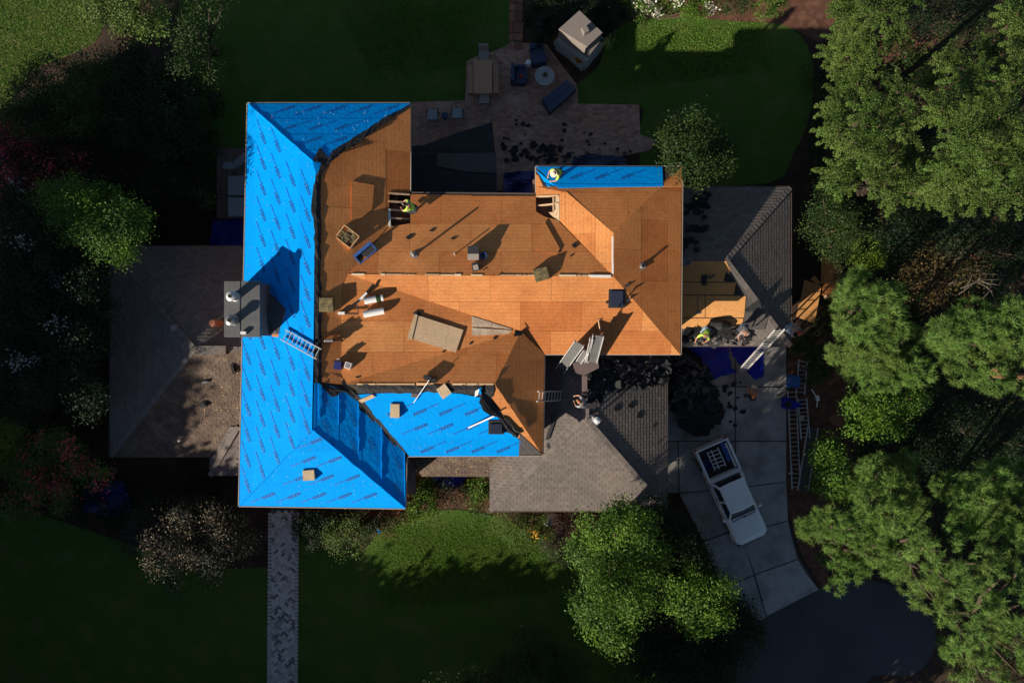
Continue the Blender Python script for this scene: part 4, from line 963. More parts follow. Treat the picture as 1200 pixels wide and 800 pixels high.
# --- ladders: two rails and every rung
def ladder(label,a,b,width,n,m=None,group='aluminium ladders'):
    a=Vector(a);b=Vector(b);t=thing('ladder',label,'ladder',group); d=(b-a).normalized(); s=Vector((-d.y,d.x,0)).normalized()*width/2
    for k_ in (-1,1):
        mb=MB(); mb.bar(a+s*k_,b+s*k_,.035,.075); mb.build('rail',m or MT['alu'],t)
    for i in range(n):
        p=a.lerp(b,(i+.5)/n); mb=MB(); mb.tube([p-s,p+s],.017,6); mb.build('rung',m or MT['alu'],t)
    return t
ladder('short ladder lying across the blue ridge with its end over bare boards',ON(332,392,'W',.14),Vector(PP(374,415,pl['E'],.36)),.42,9)
ladder('sunlit ladder leaning from the driveway tarp up to the east wing eave',P(868,436,.06),P(914,386,5.3),.40,22)
ladder('ladder lying from the brown roof edge across to the garage roof valley',P(630,464.5,5.95),P(662,463.5,3.9),.40,9)
ladder('ladder on the bank nearest the pine shrubs, top of the three',P(941,421,.16),P(938,462,.16),.40,8)
ladder('longest ladder on the bank, running down beside the driveway edge',P(928,457,.16),P(933,573,.16),.40,22)
ladder('ladder on the bank between the long ladder and the gutter trough',P(940,466,.22),P(944,514,.22),.42,10)

# --- people
def skin_mesh(J,E,Rd,root,sub=1):
    me=bpy.data.meshes.new('s'); idx={k:i for i,k in enumerate(J)}
    me.from_pydata([J[k] for k in J],[(idx[a],idx[b]) for a,b in E],[])
    o=bpy.data.objects.new('s',me); COL.objects.link(o)
    md=o.modifiers.new('k','SKIN'); md.use_smooth_shade=True
    for k in J:
        v=me.skin_vertices[0].data[idx[k]]; r=Rd.get(k,.06); v.radius=(r,r) if not isinstance(r,tuple) else r; v.use_root=(k==root)
    if sub: o.modifiers.new('b','SUBSURF').levels=sub
    dg=bpy.context.evaluated_depsgraph_get(); e=bpy.data.meshes.new_from_object(o.evaluated_get(dg))
    vs=[tuple(v.co) for v in e.vertices]; fs=[tuple(p.vertices) for p in e.polygons]
    bpy.data.objects.remove(o); bpy.data.meshes.remove(me); bpy.data.meshes.remove(e); return vs,fs
def pose(kind):
    b={'stand':dict(pel=(0,0,.93),ab=(0,.02,1.12),ch=(0,.03,1.34),nk=(0,.04,1.48),hd=(0,.07,1.60),sh=(.19,.03,1.41),el=(.27,.06,1.14),wr=(.22,.28,1.04),hp=(.09,0,.90),kn=(.12,.05,.48),an=(.13,0,.08),to=(.15,.17,.05)),
       'bend':dict(pel=(0,-.12,.86),ab=(0,.05,.98),ch=(0,.24,1.06),nk=(0,.38,1.08),hd=(0,.50,1.05),sh=(.19,.28,1.04),el=(.26,.38,.78),wr=(.16,.52,.58),hp=(.10,-.12,.84),kn=(.15,.06,.46),an=(.16,-.06,.08),to=(.18,.12,.05)),
       'squat':dict(pel=(0,-.05,.36),ab=(0,.04,.52),ch=(0,.17,.72),nk=(0,.27,.82),hd=(0,.36,.90),sh=(.20,.20,.76),el=(.27,.42,.56),wr=(.14,.56,.38),hp=(.11,-.04,.36),kn=(.22,.36,.52),an=(.18,.06,.08),to=(.20,.24,.05)),
       'kneel':dict(pel=(0,-.12,.46),ab=(0,.04,.60),ch=(0,.24,.68),nk=(0,.38,.70),hd=(0,.50,.68),sh=(.20,.28,.67),el=(.30,.44,.42),wr=(.22,.62,.16),hp=(.10,-.10,.44),kn=(.16,.14,.08),an=(.14,-.34,.08),to=(.14,-.46,.06))}[kind]
    return b
def person(label,loc,heading,kind,shirt,trouser,hat=None,hatm=None,group='workers on the site',asym=0.0):
    b=pose(kind); t=thing('person',label,'person',group,loc,heading); t.scale=(.84,.84,.84)
    J={};
    for k_,v in b.items():
        if k_ in('pel','ab','ch','nk','hd'): J[k_]=v
        else:
            for s,n in ((-1,'l'),(1,'r')):
                f=(asym if s>0 else -asym) if k_ in('wr','el','an','to','kn') else 0
                J[k_+n]=(v[0]*s,v[1]+f*.6,v[2])
    E=[('pel','ab'),('ab','ch'),('ch','nk'),('nk','hd')]
    for n in 'lr': E+= [('ch','sh'+n),('sh'+n,'el'+n),('el'+n,'wr'+n),('pel','hp'+n),('hp'+n,'kn'+n),('kn'+n,'an'+n),('an'+n,'to'+n)]
    Rd={'pel':.08,'ab':.075,'ch':.085,'nk':.055,'hd':.085}
    for n in 'lr': Rd.update({'sh'+n:.062,'el'+n:.043,'wr'+n:.03,'hp'+n:.088,'kn'+n:.058,'an'+n:.042,'to'+n:.04})
    vs,fs=skin_mesh(J,E,Rd,'pel'); mb=MB(); mb.add(vs,fs)
    hd=Vector(J['hd']); nk=Vector(J['nk']); up=(hd-nk).normalized()
    prof=[(.001,-.11),(.05,-.10),(.075,-.05),(.085,.0),(.085,.05),(.07,.10),(.035,.125),(.001,.13)]
    mb.xf=Matrix.Translation(hd)@Vector((0,0,1)).rotation_difference((up+Vector((0,0,.8))).normalized()).to_matrix().to_4x4()
    mb.lathe((0,0,.02),prof,12)
    mb.add([(-.012,.08,.02),(.012,.08,.02),(0,.11,.005),(0,.082,.05)],[(0,1,2),(1,3,2),(3,0,2)])            # nose
    for s in (-1,1): mb.lathe((s*.088,0,.0),[(.001,-.025),(.014,-.01),(.014,.015),(.001,.03)],6); mb.lathe((s*.03,.078,.03),[(.001,-.008),(.009,0),(.001,.008)],6)
    mb.add([(-.025,.079,-.035),(.025,.079,-.035),(.02,.083,-.045),(-.02,.083,-.045)],[(0,1,2,3)])          # mouth
    mb.xf=None
    for n,s in (('l',-1),('r',1)):                                                                        # hands: palm, four fingers, thumb
        w=Vector(J['wr'+n]); d=(w-Vector(J['el'+n])).normalized(); sd_=d.cross(Vector((0,0,1))).normalized(); dn=sd_.cross(d)
        mb.tube([w-d*.01,w+d*.04,w+d*.085],[.028,.04,.036],8)
        for i,L in enumerate((.062,.075,.07,.055)):
            o=w+d*.08+sd_*(i-1.5)*.019; mb.tube([o,o+d*L*.5-dn*.006,o+d*L*.85-dn*.03],[.009,.0085,.006],5)
        o=w+d*.03-sd_*s*.036; mb.tube([o,o+d*.03-sd_*s*.02,o+d*.055-sd_*s*.022-dn*.015],[.011,.0095,.007],5)
    mb.build('body',MT['skin'],t,True)
    J2={k_:J[k_] for k_ in ('pel','ab','ch','shl','shr')}; q=.62
    for n in 'lr': J2['m'+n]=tuple(Vector(J['sh'+n]).lerp(Vector(J['el'+n]),.85))
    vs,fs=skin_mesh(J2,[('pel','ab'),('ab','ch'),('ch','shl'),('ch','shr'),('shl','ml'),('shr','mr')],{'pel':.128,'ab':.12,'ch':.15,'shl':.078,'shr':.078,'ml':.06,'mr':.06},'ch')
    mb=MB(); mb.add(vs,fs); mb.build('shirt',shirt,t,True)
    J3={k_:J[k_] for k_ in ('pel','hpl','hpr','knl','knr','anl','anr')}
    vs,fs=skin_mesh(J3,[('pel','hpl'),('pel','hpr'),('hpl','knl'),('hpr','knr'),('knl','anl'),('knr','anr')],{'pel':.14,'hpl':.105,'hpr':.105,'knl':.075,'knr':.075,'anl':.06,'anr':.06},'pel')
    mb=MB(); mb.add(vs,fs); mb.build('trousers',trouser,t,True)
    for n in 'lr':
        mb=MB(); a=Vector(J['an'+n]); e=Vector(J['to'+n]); mb.tube([a+(a-e)*.25+Vector((0,0,-.03)),a+Vector((0,0,-.02)),e],[.045,.055,.04],8); mb.build('boot',MT['black'],t,True)
    mb=MB(); M4=Matrix.Translation(hd)@Vector((0,0,1)).rotation_difference((up+Vector((0,0,.8))).normalized()).to_matrix().to_4x4(); mb.xf=M4
    if hat=='brim': mb.lathe((0,0,.06),[(.165,0),(.17,.012),(.10,.02),(.095,.09),(.05,.11),(.001,.112)],18); nm='sun_hat'
    elif hat=='helmet': mb.lathe((0,-.005,.03),[(.128,0),(.13,.012),(.108,.02),(.10,.07),(.07,.115),(.001,.13)],18); nm='hard_hat'
    else: mb.lathe((0,-.012,.02),[(.09,-.03),(.097,.03),(.085,.085),(.045,.125),(.001,.135)],14); mb.box(-.05,.05,.06,.15,.055,.065) if hat=='cap' else None; nm='cap' if hat=='cap' else 'hair'
    mb.build(nm,hatm or MT['black'],t,True)
    return t
person('worker in bright green shirt and dark cap crouching at the rafter opening',ON(486,246,'MN',0),R(75),'squat',MT['lime'],MT['jeans'],'cap',MT['black'])
person('worker in lime shirt and pale hat crouching on the blue strip above the rafters',ON(655,204,'BN',0),R(125),'squat',MT['lime'],MT['jeans'],'brim',MT['straw_hat'])
person('worker in pale lime shirt bending with arms spread on the east wing boards',ON(825,388,'G3',.02),R(155),'kneel',MT['lime'],MT['bluecloth'],None,MT['black'],asym=.15)
person('worker in grey shirt bending beside dark felt, right of the lime shirt',ON(866,384,'G3',.02),R(175),'bend',MT['greycloth'],MT['jeans'],None,MT['black'],asym=.12)
person('worker in grey and white top kneeling at the head of the leaning ladder',PP(923,383,g3S,.03),R(215),'squat',MT['greycloth'],MT['bluecloth'],'cap',MT['red'])
person('worker in pale top with a pinkish red hood leaning over the garage ridge',PP(684,473,g2W,.10),R(60),'squat',MT['stucco'],MT['jeans'],'cap',MT['terracotta'],asym=.1)
person('worker in dark clothes and round white hat climbing the garage roof slope',PP(693,489,g2E,.02),R(-60),'stand',MT['greycloth'],MT['jeans'],'brim',MT['white'])
person('worker in orange shirt bending over on the concrete driveway',P(876,463,.055),R(0),'bend',MT['orange'],MT['jeans'],'brim',MT['straw_hat'])

# --- pick-up truck
tr=thing('pickup_truck','pale silver pickup truck with open loaded bed parked on the driveway','pickup truck',None,P(857.5,578,.055)*1.0,math.atan2(-115,51))
tr.location=(P(858,577,.9).x,P(858,577,.9).y,.055); tr.scale=(.96,.96,.96); bpy.context.view_layer.update()
def outline(x0,x1,w,r0=.12,r1=.3,n=5):
    q=[]
    for cx,cy,r,a0 in ((x1-r1,w-r1,r1,0),(x0+r0,w-r0,r0,90),(x0+r0,-w+r0,r0,180),(x1-r1,-w+r1,r1,270)):
        for i in range(n+1): a=R(a0+90*i/n); q.append((cx+r*math.cos(a),cy+r*math.sin(a)))
    return q
W2=.87
mb=MB()
o1=outline(-.92,2.60,W2,.04,.34)
mb.prism(o1,.34,.80,0,0,o1); mb.prism(o1,.80,1.0,0,0,outline(-.92,2.50,W2-.05,.04,.36))
mb.prism(outline(.95,2.44,W2-.09,.05,.36),1.0,1.06,0,0,outline(1.0,2.28,W2-.17,.05,.34))
mb.bar((1.05,.30,1.07),(2.2,.26,1.062),.03,.02); mb.bar((1.05,-.30,1.07),(2.2,-.26,1.062),.03,.02)
mb.build('body',MT['truck'],tr)
mb=MB()   # bed: side walls, tailgate end, bulkhead, floor
mb.box(-2.60,-.92,W2-.10,W2,.40,1.04); mb.box(-2.60,-.92,-W2,-W2+.10,.40,1.04); mb.box(-1.02,-.925,-W2+.1,W2-.1,.40,1.04)
mb.build('bed_wall',MT['truck'],tr)
mb=MB(); mb.box(-2.60,-2.53,-W2+.10,W2-.10,.42,1.03); mb.build('tailgate',MT['truck'],tr)
mb=MB(); mb.box(-2.53,-1.02,-W2+.1,W2-.1,.50,.60); [mb.box(-2.50,-1.05,y-.03,y+.03,.60,.62) for y in np.arange(-.7,.75,.2)]; mb.build('bed_liner',MT['black'],tr)
# cab
base=[(-.86,-W2+.06),(1.22,-W2+.10),(1.22,W2-.10),(-.86,W2-.06)]; top=[(-.66,-.62),(.66,-.60),(.66,.60),(-.66,.62)]
mb=MB(); mb.prism(base,.99,1.60,0,0,top); mb.build('cab_glass',MT['glass'],tr)
mb=MB(); mb.prism([(-.70,-.66),(.70,-.64),(.76,0),(.70,.64),(-.70,.66),(-.73,0)],1.585,1.64,0,0,[(-.64,-.58),(.62,-.56),(.67,0),(.62,.56),(-.64,.58),(-.67,0)]); mb.build('roof',MT['truck'],tr)
mb=MB()
for s in (-1,1):
    mb.bar((1.20,s*(W2-.12),1.0),(.67,s*.62,1.61),.07,.07); mb.bar((-.86,s*(W2-.08),1.0),(-.67,s*.64,1.61),.12,.10); mb.bar((.12,s*(W2-.07),1.0),(.08,s*.63,1.60),.08,.07)
    mb.bar((-.86,s*(W2-.06),1.01),(1.2,s*(W2-.10),1.01),.06,.06)
mb.bar((-.88,-.8,1.01),(-.88,.8,1.01),.07,.07); mb.build('pillar',MT['truck'],tr)
for s in (-1,1):
    m=MB(); m.lathe((0,0,0),[(.12,-.10),(.33,-.11),(.36,-.06),(.36,.06),(.33,.11),(.12,.10)],20)
    for x in (-1.75,1.65):
        w=m.build('wheel',MT['rubber'],tr); w.location=(x,s*(W2-.08),.36); w.rotation_euler=(R(90),0,0)
        q=MB(); q.lathe((0,0,s*-.115),[(.20,-.01),(.20,.01),(.05,.02)],14); q.build('rim',MT['metal'],w)
    mb=MB(); mb.box(1.0,1.09,s*(W2+.0) if s>0 else -W2-.17,W2+.17 if s>0 else -W2,1.03,1.15); mb.build('mirror',MT['truck'],tr)
    mb=MB(); mb.box(2.40,2.52,s*.60-.14,s*.60+.14,.72,.90); mb.build('headlight',MT['glass'],tr)
    mb=MB(); mb.box(-2.625,-2.60,s*.80-.06,s*.80+.06,.62,.92); mb.build('tail_light',MT['red'],tr)
mb=MB(); mb.prism(outline(2.3,2.70,W2-.04,.04,.2),.36,.58); mb.build('bumper',MT['darkmetal'],tr)
mb=MB(); mb.bar((1.28,-.65,1.075),(1.22,.1,1.09),.03,.02); mb.bar((1.28,.0,1.075),(1.22,.65,1.09),.03,.02); mb.build('wiper',MT['black'],tr)
for x0_,x1_ in ((.13,.13),(1.0,1.0),(-.84,-.84)):
    mb=MB(); mb.bar((x0_,W2+.001,.42),(x1_,W2-.04,1.0),.012,.012); mb.bar((x0_,-W2-.001,.42),(x1_,-W2+.04,1.0),.012,.012); mb.build('door_gap',MT['black'],tr)
for x_ in (.02,-.72):
    for s in (-1,1): mb=MB(); mb.box(x_-.09,x_+.09,s*(W2-.01)-.02,s*(W2-.01)+.02,.86,.89); mb.build('door_handle',MT['darkmetal'],tr)
mb=MB(); mb.bar((1.02,-.78,1.03),(1.02,.78,1.03),.02,.07); mb.build('hood_gap',MT['black'],tr)
mb=MB(); mb.box(2.56,2.615,-.42,.42,.62,.86); mb.build('grille',MT['black'],tr)
mb=MB(); mb.tube([(.42,-.45,1.64),(.36,-.45,1.78)],.012,5); mb.build('antenna',MT['black'],tr)
def intruck(x,y,z): return tr.matrix_basis@Vector((x,y,z))
TH=math.atan2(-115,51)
tb=thing('rack','white folded metal rack lying in the truck bed','rack')
for i in range(5):
    mb=MB(); mb.bar(intruck(-2.25+i*.2,-.30,.80),intruck(-2.2+i*.2,.28,.80),.035,.04); mb.build('bar',MT['white'],tb)
for y in (-.3,-.08,.28):
    mb=MB(); mb.bar(intruck(-2.3,y,.76),intruck(-1.3,y,.76),.05,.05); mb.build('bar',MT['white'],tb)
mb=MB(); c=intruck(-1.75,-.62,.62); mb.lathe(c,[(.20,0),(.24,.3),(.26,.34),(.22,.34),(.19,.05)],16); single(mb,'bucket',MT['navy'],'dark navy bucket in the truck bed beside the white rack','bucket')
mb=MB(); obox(mb,intruck(-1.95,.55,.62),TH,.95,.22,0,.22); single(mb,'toolbox',MT['bluebox'],'blue box along the right wall of the truck bed','box')
mb=MB(); obox(mb,intruck(-1.75,.68,.62),TH,1.2,.06,0,.34); single(mb,'plank',MT['white'],'pale plank standing against the truck bed wall','plank')

# --- things lying on the main roof
def block(name,label,cat,px,py,key,ang,lx,ly,h,m,group=None,edge=None):
    c=ON(px,py,key); mb=MB(); obox(mb,c,R(ang),lx,ly,-.08,h)
    # bevelled lid edge, slightly irregular top layer
    obox(mb,c+Vector((.01,-.01,0)),R(ang+1.5),lx*.96,ly*.95,h,h+.02,.08)
    o=single(mb,name,m,label,cat,group); return o
g='tar shingle bundles left on the roof'
t=thing('crate','open plank crate of yellowish packing on the brown roof','crate'); c=ON(408,278,'E')
for i,(dx,dy,lx,ly) in enumerate(((-.0,-.29,.72,.03),(.0,.29,.72,.03),(-.36,0,.03,.58),(.36,0,.03,.58))):
    a=R(-38); mb=MB(); obox(mb,c+Vector((dx*math.cos(a)-dy*math.sin(a),dx*math.sin(a)+dy*math.cos(a),0)),a,lx,ly,-.05,.15); mb.build('side_board',MT['osb_edge'],t)
mb=MB(); rd=random.Random(8)
for i in range(40):
    a=rd.uniform(0,3.1); q=c+Vector((rd.uniform(-.26,.26),rd.uniform(-.2,.24),rd.uniform(.06,.13))); mb.bar(q-Vector((math.cos(a),math.sin(a),0))*.12,q+Vector((math.cos(a),math.sin(a),.05))*.12,.05,.02,rd.uniform(-.5,.8))
mb.build('packing',MT['bundle'],t,kind='stuff')
block('crate','square dull olive crate beside the blue ridge edge','crate',383.5,357,'E',0,.54,.56,.18,MT['bundle'],None)
block('bundle','olive wrapped bundle straddling the pale main ridge','bundle',634,321.5,'MN',15,.56,.50,.16,MT['bundle'])
block('board_stack','small tan board stack on the lower left blue slope','board stack',363,555.5,'S',3,.46,.42,.16,MT['osb_pale'])
block('board_stack','tan board stack on blue just left of the push broom','board stack',463.5,480.5,'SS',-2,.36,.56,.16,MT['osb_pale'])
block('board_stack','tilted tan board piece lying on the black felt band','board stack',520.5,458,'SS',36,.42,.46,.12,MT['osb_pale'])
# blue open box
t=thing('open_box','open blue box lying tilted on the brown boards','box'); c=ON(429,297,'MN'); a=R(40)
for dx,dy,lx,ly,h in ((0,.17,.86,.12,.20),(-.42,0,.05,.42,.12),(.42,0,.05,.42,.12),(0,-.18,.86,.04,.12)):
    mb=MB(); obox(mb,c+Vector((dx*math.cos(a)-dy*math.sin(a),dx*math.sin(a)+dy*math.cos(a),0)),a,lx,ly,-.06,h); mb.build('side',MT['bluebox'],t)
mb=MB(); obox(mb,c,a,.8,.3,-.04,.02); mb.build('base',MT['darkmetal'],t)
# roof vents
t=thing('roof_vent','tall boxy grey vent with pale lit front north of the ridge','roof vent'); c=ON(555,298,'MN')
mb=MB(); mb.box(c.x-.2,c.x+.2,c.y-.23,c.y+.27,c.z-.15,c.z+.26); mb.build('housing',MT['brownmetal'],t)
mb=MB(); mb.box(c.x-.22,c.x+.22,c.y-.02,c.y+.29,c.z+.26,c.z+.30); mb.build('lid',MT['darkmetal'],t)
mb=MB(); mb.prism([(c.x-.22,c.y-.25),(c.x+.22,c.y-.25),(c.x+.22,c.y-.02),(c.x-.22,c.y-.02)],c.z+.25,c.z+.295); mb.build('front_flap',MT['cloth'],t)
t=thing('roof_vent','small square vent tilted below the tall boxy vent','roof vent'); c=ON(557.5,313,'MN')
mb=MB(); obox(mb,c,R(12),.28,.32,-.1,.18); mb.build('housing',MT['darkmetal'],t); mb=MB(); obox(mb,c+Vector((.01,-.03,0)),R(12),.2,.2,.18,.21); mb.build('lid',MT['cloth'],t)
t=thing('bucket','small teal bucket right of the tall boxy vent','bucket'); c=ON(566.5,300,'MN')
mb=MB(); mb.lathe(c+Vector((0,0,-.05)),[(.10,0),(.13,.2),(.145,.21),(.12,.21),(.09,.04)],14); mb.build('shell',MT['bluebox'],t); mb=MB(); mb.lathe(c,[(.118,.13),(.001,.135)],14); mb.build('contents',MT['black'],t)
def pipe(label,px,py,key,h,r=.045,m=None,coll=True):
    t=thing('vent_pipe',label,'vent pipe','plumbing pipes through the roof'); c=ON(px,py,key)
    mb=MB(); mb.lathe(c+Vector((0,0,-.1)),[(r,0),(r,h+.1),(r*.8,h+.1),(r*.8,h)],12); mb.build('pipe',m or MT['white'],t)
    if coll: mb=MB(); obox(mb,c,R(15),.26,.24,-.01,.02); mb.lathe(c,[(r*2,.0),(r*1.2,.10),(r*1.05,.12)],12); mb.build('flashing',MT['metal'],t)
pipe('white pipe with collar casting the longest thin shadow on the brown slope',485,299,'MN',.78)
pipe('thin white pipe left of the tall boxy vent',533,298,'MN',.42,.025,coll=False)
pipe('short dark pipe with grey collar on the east brown slope',752.5,312,'BE',.22,.05,MT['darkmetal'])
# skylights
def skylight(label,px,py,key,lx,ly,h=.16):
    t=thing('skylight',label,'skylight','roof skylights'); c=ON(px,py,key)
    mb=MB(); obox(mb,c,0,lx,ly,-.2,h); mb.build('frame',MT['darkmetal'],t)
    mb=MB(); obox(mb,c+Vector((0,-.06,0)),0,lx*.74,ly*.68,h,h+.05); mb.build('pane',MT['skyl'],t)
    return c,t
c,t=skylight('dark framed skylight with curled flashing on the bright orange slope',722.5,348,'MS',.64,.86,.08)
for i,(x,y) in enumerate(((-.34,.34),(.36,.36),(.40,-.2),(-.40,-.28))):
    mb=MB(); q=c+Vector((x,y,.04)); mb.add([q,q+Vector((.14,.05,.06)),q+Vector((.10,.16,.02)),q+Vector((-.05,.12,.08))],[(0,1,2,3)]); mb.build('torn_flashing',MT['darkmetal'],t)
skylight('brown framed skylight at the right end of the bright blue slope',581.5,500,'SS',.62,.56,.12)
# large loose board sheet and battens
def loose(name,label,cat,pts,key,m,th=.02,lift=.06,group=None):
    o=slab(name,px_poly(pts,pl[key],lift+th),th,m); return tag(o,label,cat,group)
loose('board_sheet','large pale board sheet lying askew on the orange roof','board sheet',[(488,369),(543,386.5),(534,413),(482,397)],'CU',MT['osb_pale'],.03,.07)
loose('board_strip','narrow pale strip tucked along the left end of the large loose board','board strip',[(485.5,367.5),(489.5,369),(482.5,398.5),(477,396.5)],'CU',MT['osb_pale'],.02,.11)
loose('board_sheet','dark kite shaped scrap of board near the small rafter opening','board sheet',[(638,259),(656,291),(652.5,298.5),(624,290)],'MN',MT['osb'],.03,.05)
loose('board_sheet','cut board with clipped corner lying flat on the brown north west slope','board sheet',[(412,212),(438.5,217),(436,245),(425,254),(412,262)],'E',MT['osb'],.06,.03)
mb=MB(); mb.bar(ON(549,501,'SS',.05),ON(583,485.5,'SS',.24),.055,.045); single(mb,'batten',MT['white'],'white batten resting on the blue slope above the brown skylight','batten')
# rolls
def roll(label,a,b,key,r=.13):
    t=thing('roll',label,'roll','white rolls on the bare boards'); p=ON(*a,key,r); q=ON(*b,key,r)
    mb=MB(); mb.tube([p,q],r,16); o=mb.build('wrapper',MT['white'],t,True)
    d=(q-p).normalized(); mb=MB(); mb.tube([q,q+d*.01],r*.7,14); mb.build('core',MT['greycloth'],t)
    return t
t=roll('white roll with printed green end band, the upper one',(427,353),(449,348.5),'CU')
mb=MB(); p=ON(441,350.2,'CU',.131); q=ON(446,349.1,'CU',.131); mb.tube([p,q],.136,16); mb.build('printed_band',MT['leaf_mid'],t)
roll('plain white roll lying below the printed roll',(426,368.5),(450,364),'CU')
# tripod laid down
t=thing('tripod','black tripod with a white middle tube lying near the two rolls','tripod'); 
for a,b,r_,m in (((399,367),(421,352),.045,'black'),((400,367),(420,367.5),.03,'black'),((420,367.5),(418,355),.02,'black'),((421,352),(430,343),.05,'white'),((429,344),(438,333),.055,'black')):
    mb=MB(); mb.tube([ON(*a,'CU',.10),ON(*b,'CU',.14)],r_,8); mb.build('leg' if m=='black' else 'sleeve',MT[m],t)
mb=MB(); obox(mb,ON(401,367,'CU'),0,.26,.1,.02,.16); mb.build('foot_pad',MT['white'],t)
# upright batten frame near the ridge with its own shade
t=thing('sawhorse','low black sawhorse with white bracket by the blue ridge','sawhorse')
mb=MB(); mb.bar(ON(373,398.5,'E',.26),ON(402,398.5,'CU',.26),.05,.10); mb.build('beam',MT['black'],t)
for x in (375,400):
    for dy in (-5,5):
        mb=MB(); mb.bar(ON(x,398.5+dy*.4,'E',-.0),ON(x,398.5,'E',.26),.04,.04); mb.build('leg',MT['black'],t)
mb=MB(); mb.bar(ON(380,399.5,'E',.33),ON(390,399.5,'E',.33),.07,.12); mb.build('bracket',MT['white'],t)
mb=MB(); mb.add([ON(374,398,'E',.02),ON(401,398,'CU',.02),ON(401,398,'CU',.26),ON(374,398,'E',.26)],[(0,1,2,3),(3,2,1,0)]); mb.build('panel',MT['osb'],t)
# cooler and bucket
t=thing('cooler','dark blue cooler with open lid near the blue ridge','cooler'); c=ON(397,428,'E'); mb=MB(); obox(mb,c,R(-8),.28,.30,-.05,.22); mb.build('body',MT['navy'],t)
mb=MB(); obox(mb,c+Vector((.02,.18,.0)),R(-8),.30,.04,.18,.36); mb.build('lid',MT['black'],t); mb=MB(); mb.tube([c+Vector((.0,.2,.32)),c+Vector((.06,.28,.34)),c+Vector((.14,.22,.32))],.015,5); mb.build('handle',MT['white'],t)
t=thing('pail','white square pail right of the blue cooler','pail'); c=ON(409,428,'CU'); mb=MB(); obox(mb,c,R(-18),.25,.24,-.05,.22); mb.build('body',MT['white'],t)
mb=MB(); obox(mb,c,R(-18),.19,.18,.22,.225); mb.build('contents',MT['greycloth'],t)
# push broom
t=thing('push_broom','push broom with long white handle at the blue slope','broom'); mb=MB(); mb.bar(ON(497,441,'CL',.10),ON(511,446.5,'CL',.10),.16,.16); mb.build('head',MT['black'],t)
mb=MB(); mb.tube([ON(503,445,'SS',.22),ON(484.5,472,'SS',.10)],.016,6); mb.build('handle',MT['white'],t)
mb=MB(); rd=random.Random(2)
for i in range(26):
    q=ON(rd.uniform(496,511),rd.uniform(440,448),'CL',.04); mb.bar(q,q+Vector((rd.uniform(-.05,.05),rd.uniform(-.05,.05),.06)),.03,.03)
mb.build('bristles',MT['black'],t,kind='stuff')
mb=MB(); obox(mb,ON(486,463,'SS'),R(-5),.26,.16,.0,.05); single(mb,'scrap',MT['brownmetal'],'small brown scrap on the blue below the broom handle','scrap')
# knocked tools and scraps of shingle on bare boards
rd=random.Random(12); gg='torn black shingle scraps on the bare boards'
for (x,y,key,s,lab) in ((480,277.5,'MN',.16,'biggest black scrap, under the green shirted worker'),(506,270,'MN',.10,'black scrap right of the biggest one'),(531,279.5,'MN',.09,'black scrap above the tall vent'),(674,288,'MN',.13,'black scrap beside the orange west slope'),
        (669,300,'MN',.06,'tiny black scrap left of the orange slope'),(567,316,'MN',.05,'tiny black scrap near the small square vent'),(585,322,'MN',.05,'dark scrap on the pale ridge edge'),(580,396,'CU',.08,'black scrap under the damaged planks'),(551,402.5,'CU',.06,'tiny scrap between loose board and planks'),
        (420,440.5,'CL',.10,'black scrap at the left end of the lower ridge strip'),(520,411.5,'CU',.06,'tiny scrap at the loose board corner'),(489,369,'CU',.20,'crumpled black scrap at the top corner of the loose board')):
    mb=MB(); c=ON(x,y,key,.0); n=7; pts=[]
    for i in range(n): a=6.283*i/n; r_=s*rd.uniform(.6,1.25); X=c.x+r_*math.cos(a); Y=c.y+r_*math.sin(a)*.75; pts.append((X,Y,zat(pl[key],X,Y)+.025+rd.uniform(0,.02)))
    mb.prism(pts,0,.025); single(mb,'shingle_scrap',MT['felt'],lab,'shingle scrap',gg)
# standing flat bar and gutter troughs above the garage
t=thing('shovel','roofing shovel with wooden handle standing in the grey troughs','shovel'); mb=MB(); mb.tube([P(704,391,6.2),P(701,374,7.0)],.022,8); mb.build('handle',MT['lumber'],t)
mb=MB(); obox(mb,P(704,393,6.1),0,.22,.04,-.1,.12); mb.build('blade',MT['metal'],t); mb=MB(); mb.tube([P(699.5,374,7.02),P(703,374,7.02)],.03,6); mb.build('grip',MT['terracotta'],t)
def trough(label,a,b,w,dp=.12,m=None,group='grey metal troughs'):
    a=Vector(a);b=Vector(b);t=thing('metal_trough',label,'metal trough',group); d=(b-a).normalized(); s=Vector((-d.y,d.x,0)).normalized()*w/2; z=Vector((0,0,dp))
    mb=MB(); mb.bar(a,b,w,.02); [mb.bar(a+s*q_+Vector((0,0,.014)),b+s*q_+Vector((0,0,.014)),w*.06,.012) for q_ in (-.5,0,.5)]; mb.build('bottom',m or MT['cap'],t)
    for k_ in (-1,1): mb=MB(); mb.bar(a+s*k_+z*.5,b+s*k_+z*.5,.025,dp); mb.build('side',MT['alu'],t)
    return t
trough('wide metal trough leaning over the eave, left of the brown box',P(656,434,4.6),P(679,402,6.5),.40)
trough('metal trough standing at the eave directly above the brown box',P(693,424,5.6),P(701,393,6.6),.42)
trough('short metal trough wedged between the two wide ones',P(678,424,5.3),P(687,411,5.9),.22)
trough('narrow metal strip between the short trough and the standing one',P(687,424,5.4),P(693,396,6.5),.12)
t=thing('flue_box','brown metal box on top of the garage roof pipe','vent box')
mb=MB(); mb.prism([tuple(P(671,425,5.2))[:2],tuple(P(675.5,437,5.2))[:2],tuple(P(684,440,5.2))[:2],tuple(P(702,431,5.2))[:2],tuple(P(700,417.5,5.2))[:2],tuple(P(690,421,5.2))[:2]][::-1],4.75,5.2); mb.build('hood',MT['brownmetal'],t)
mb=MB(); mb.bar(P(685,440,4.95),P(685,462,4.9),.20,.16); mb.build('duct',MT['brownmetal'],t)
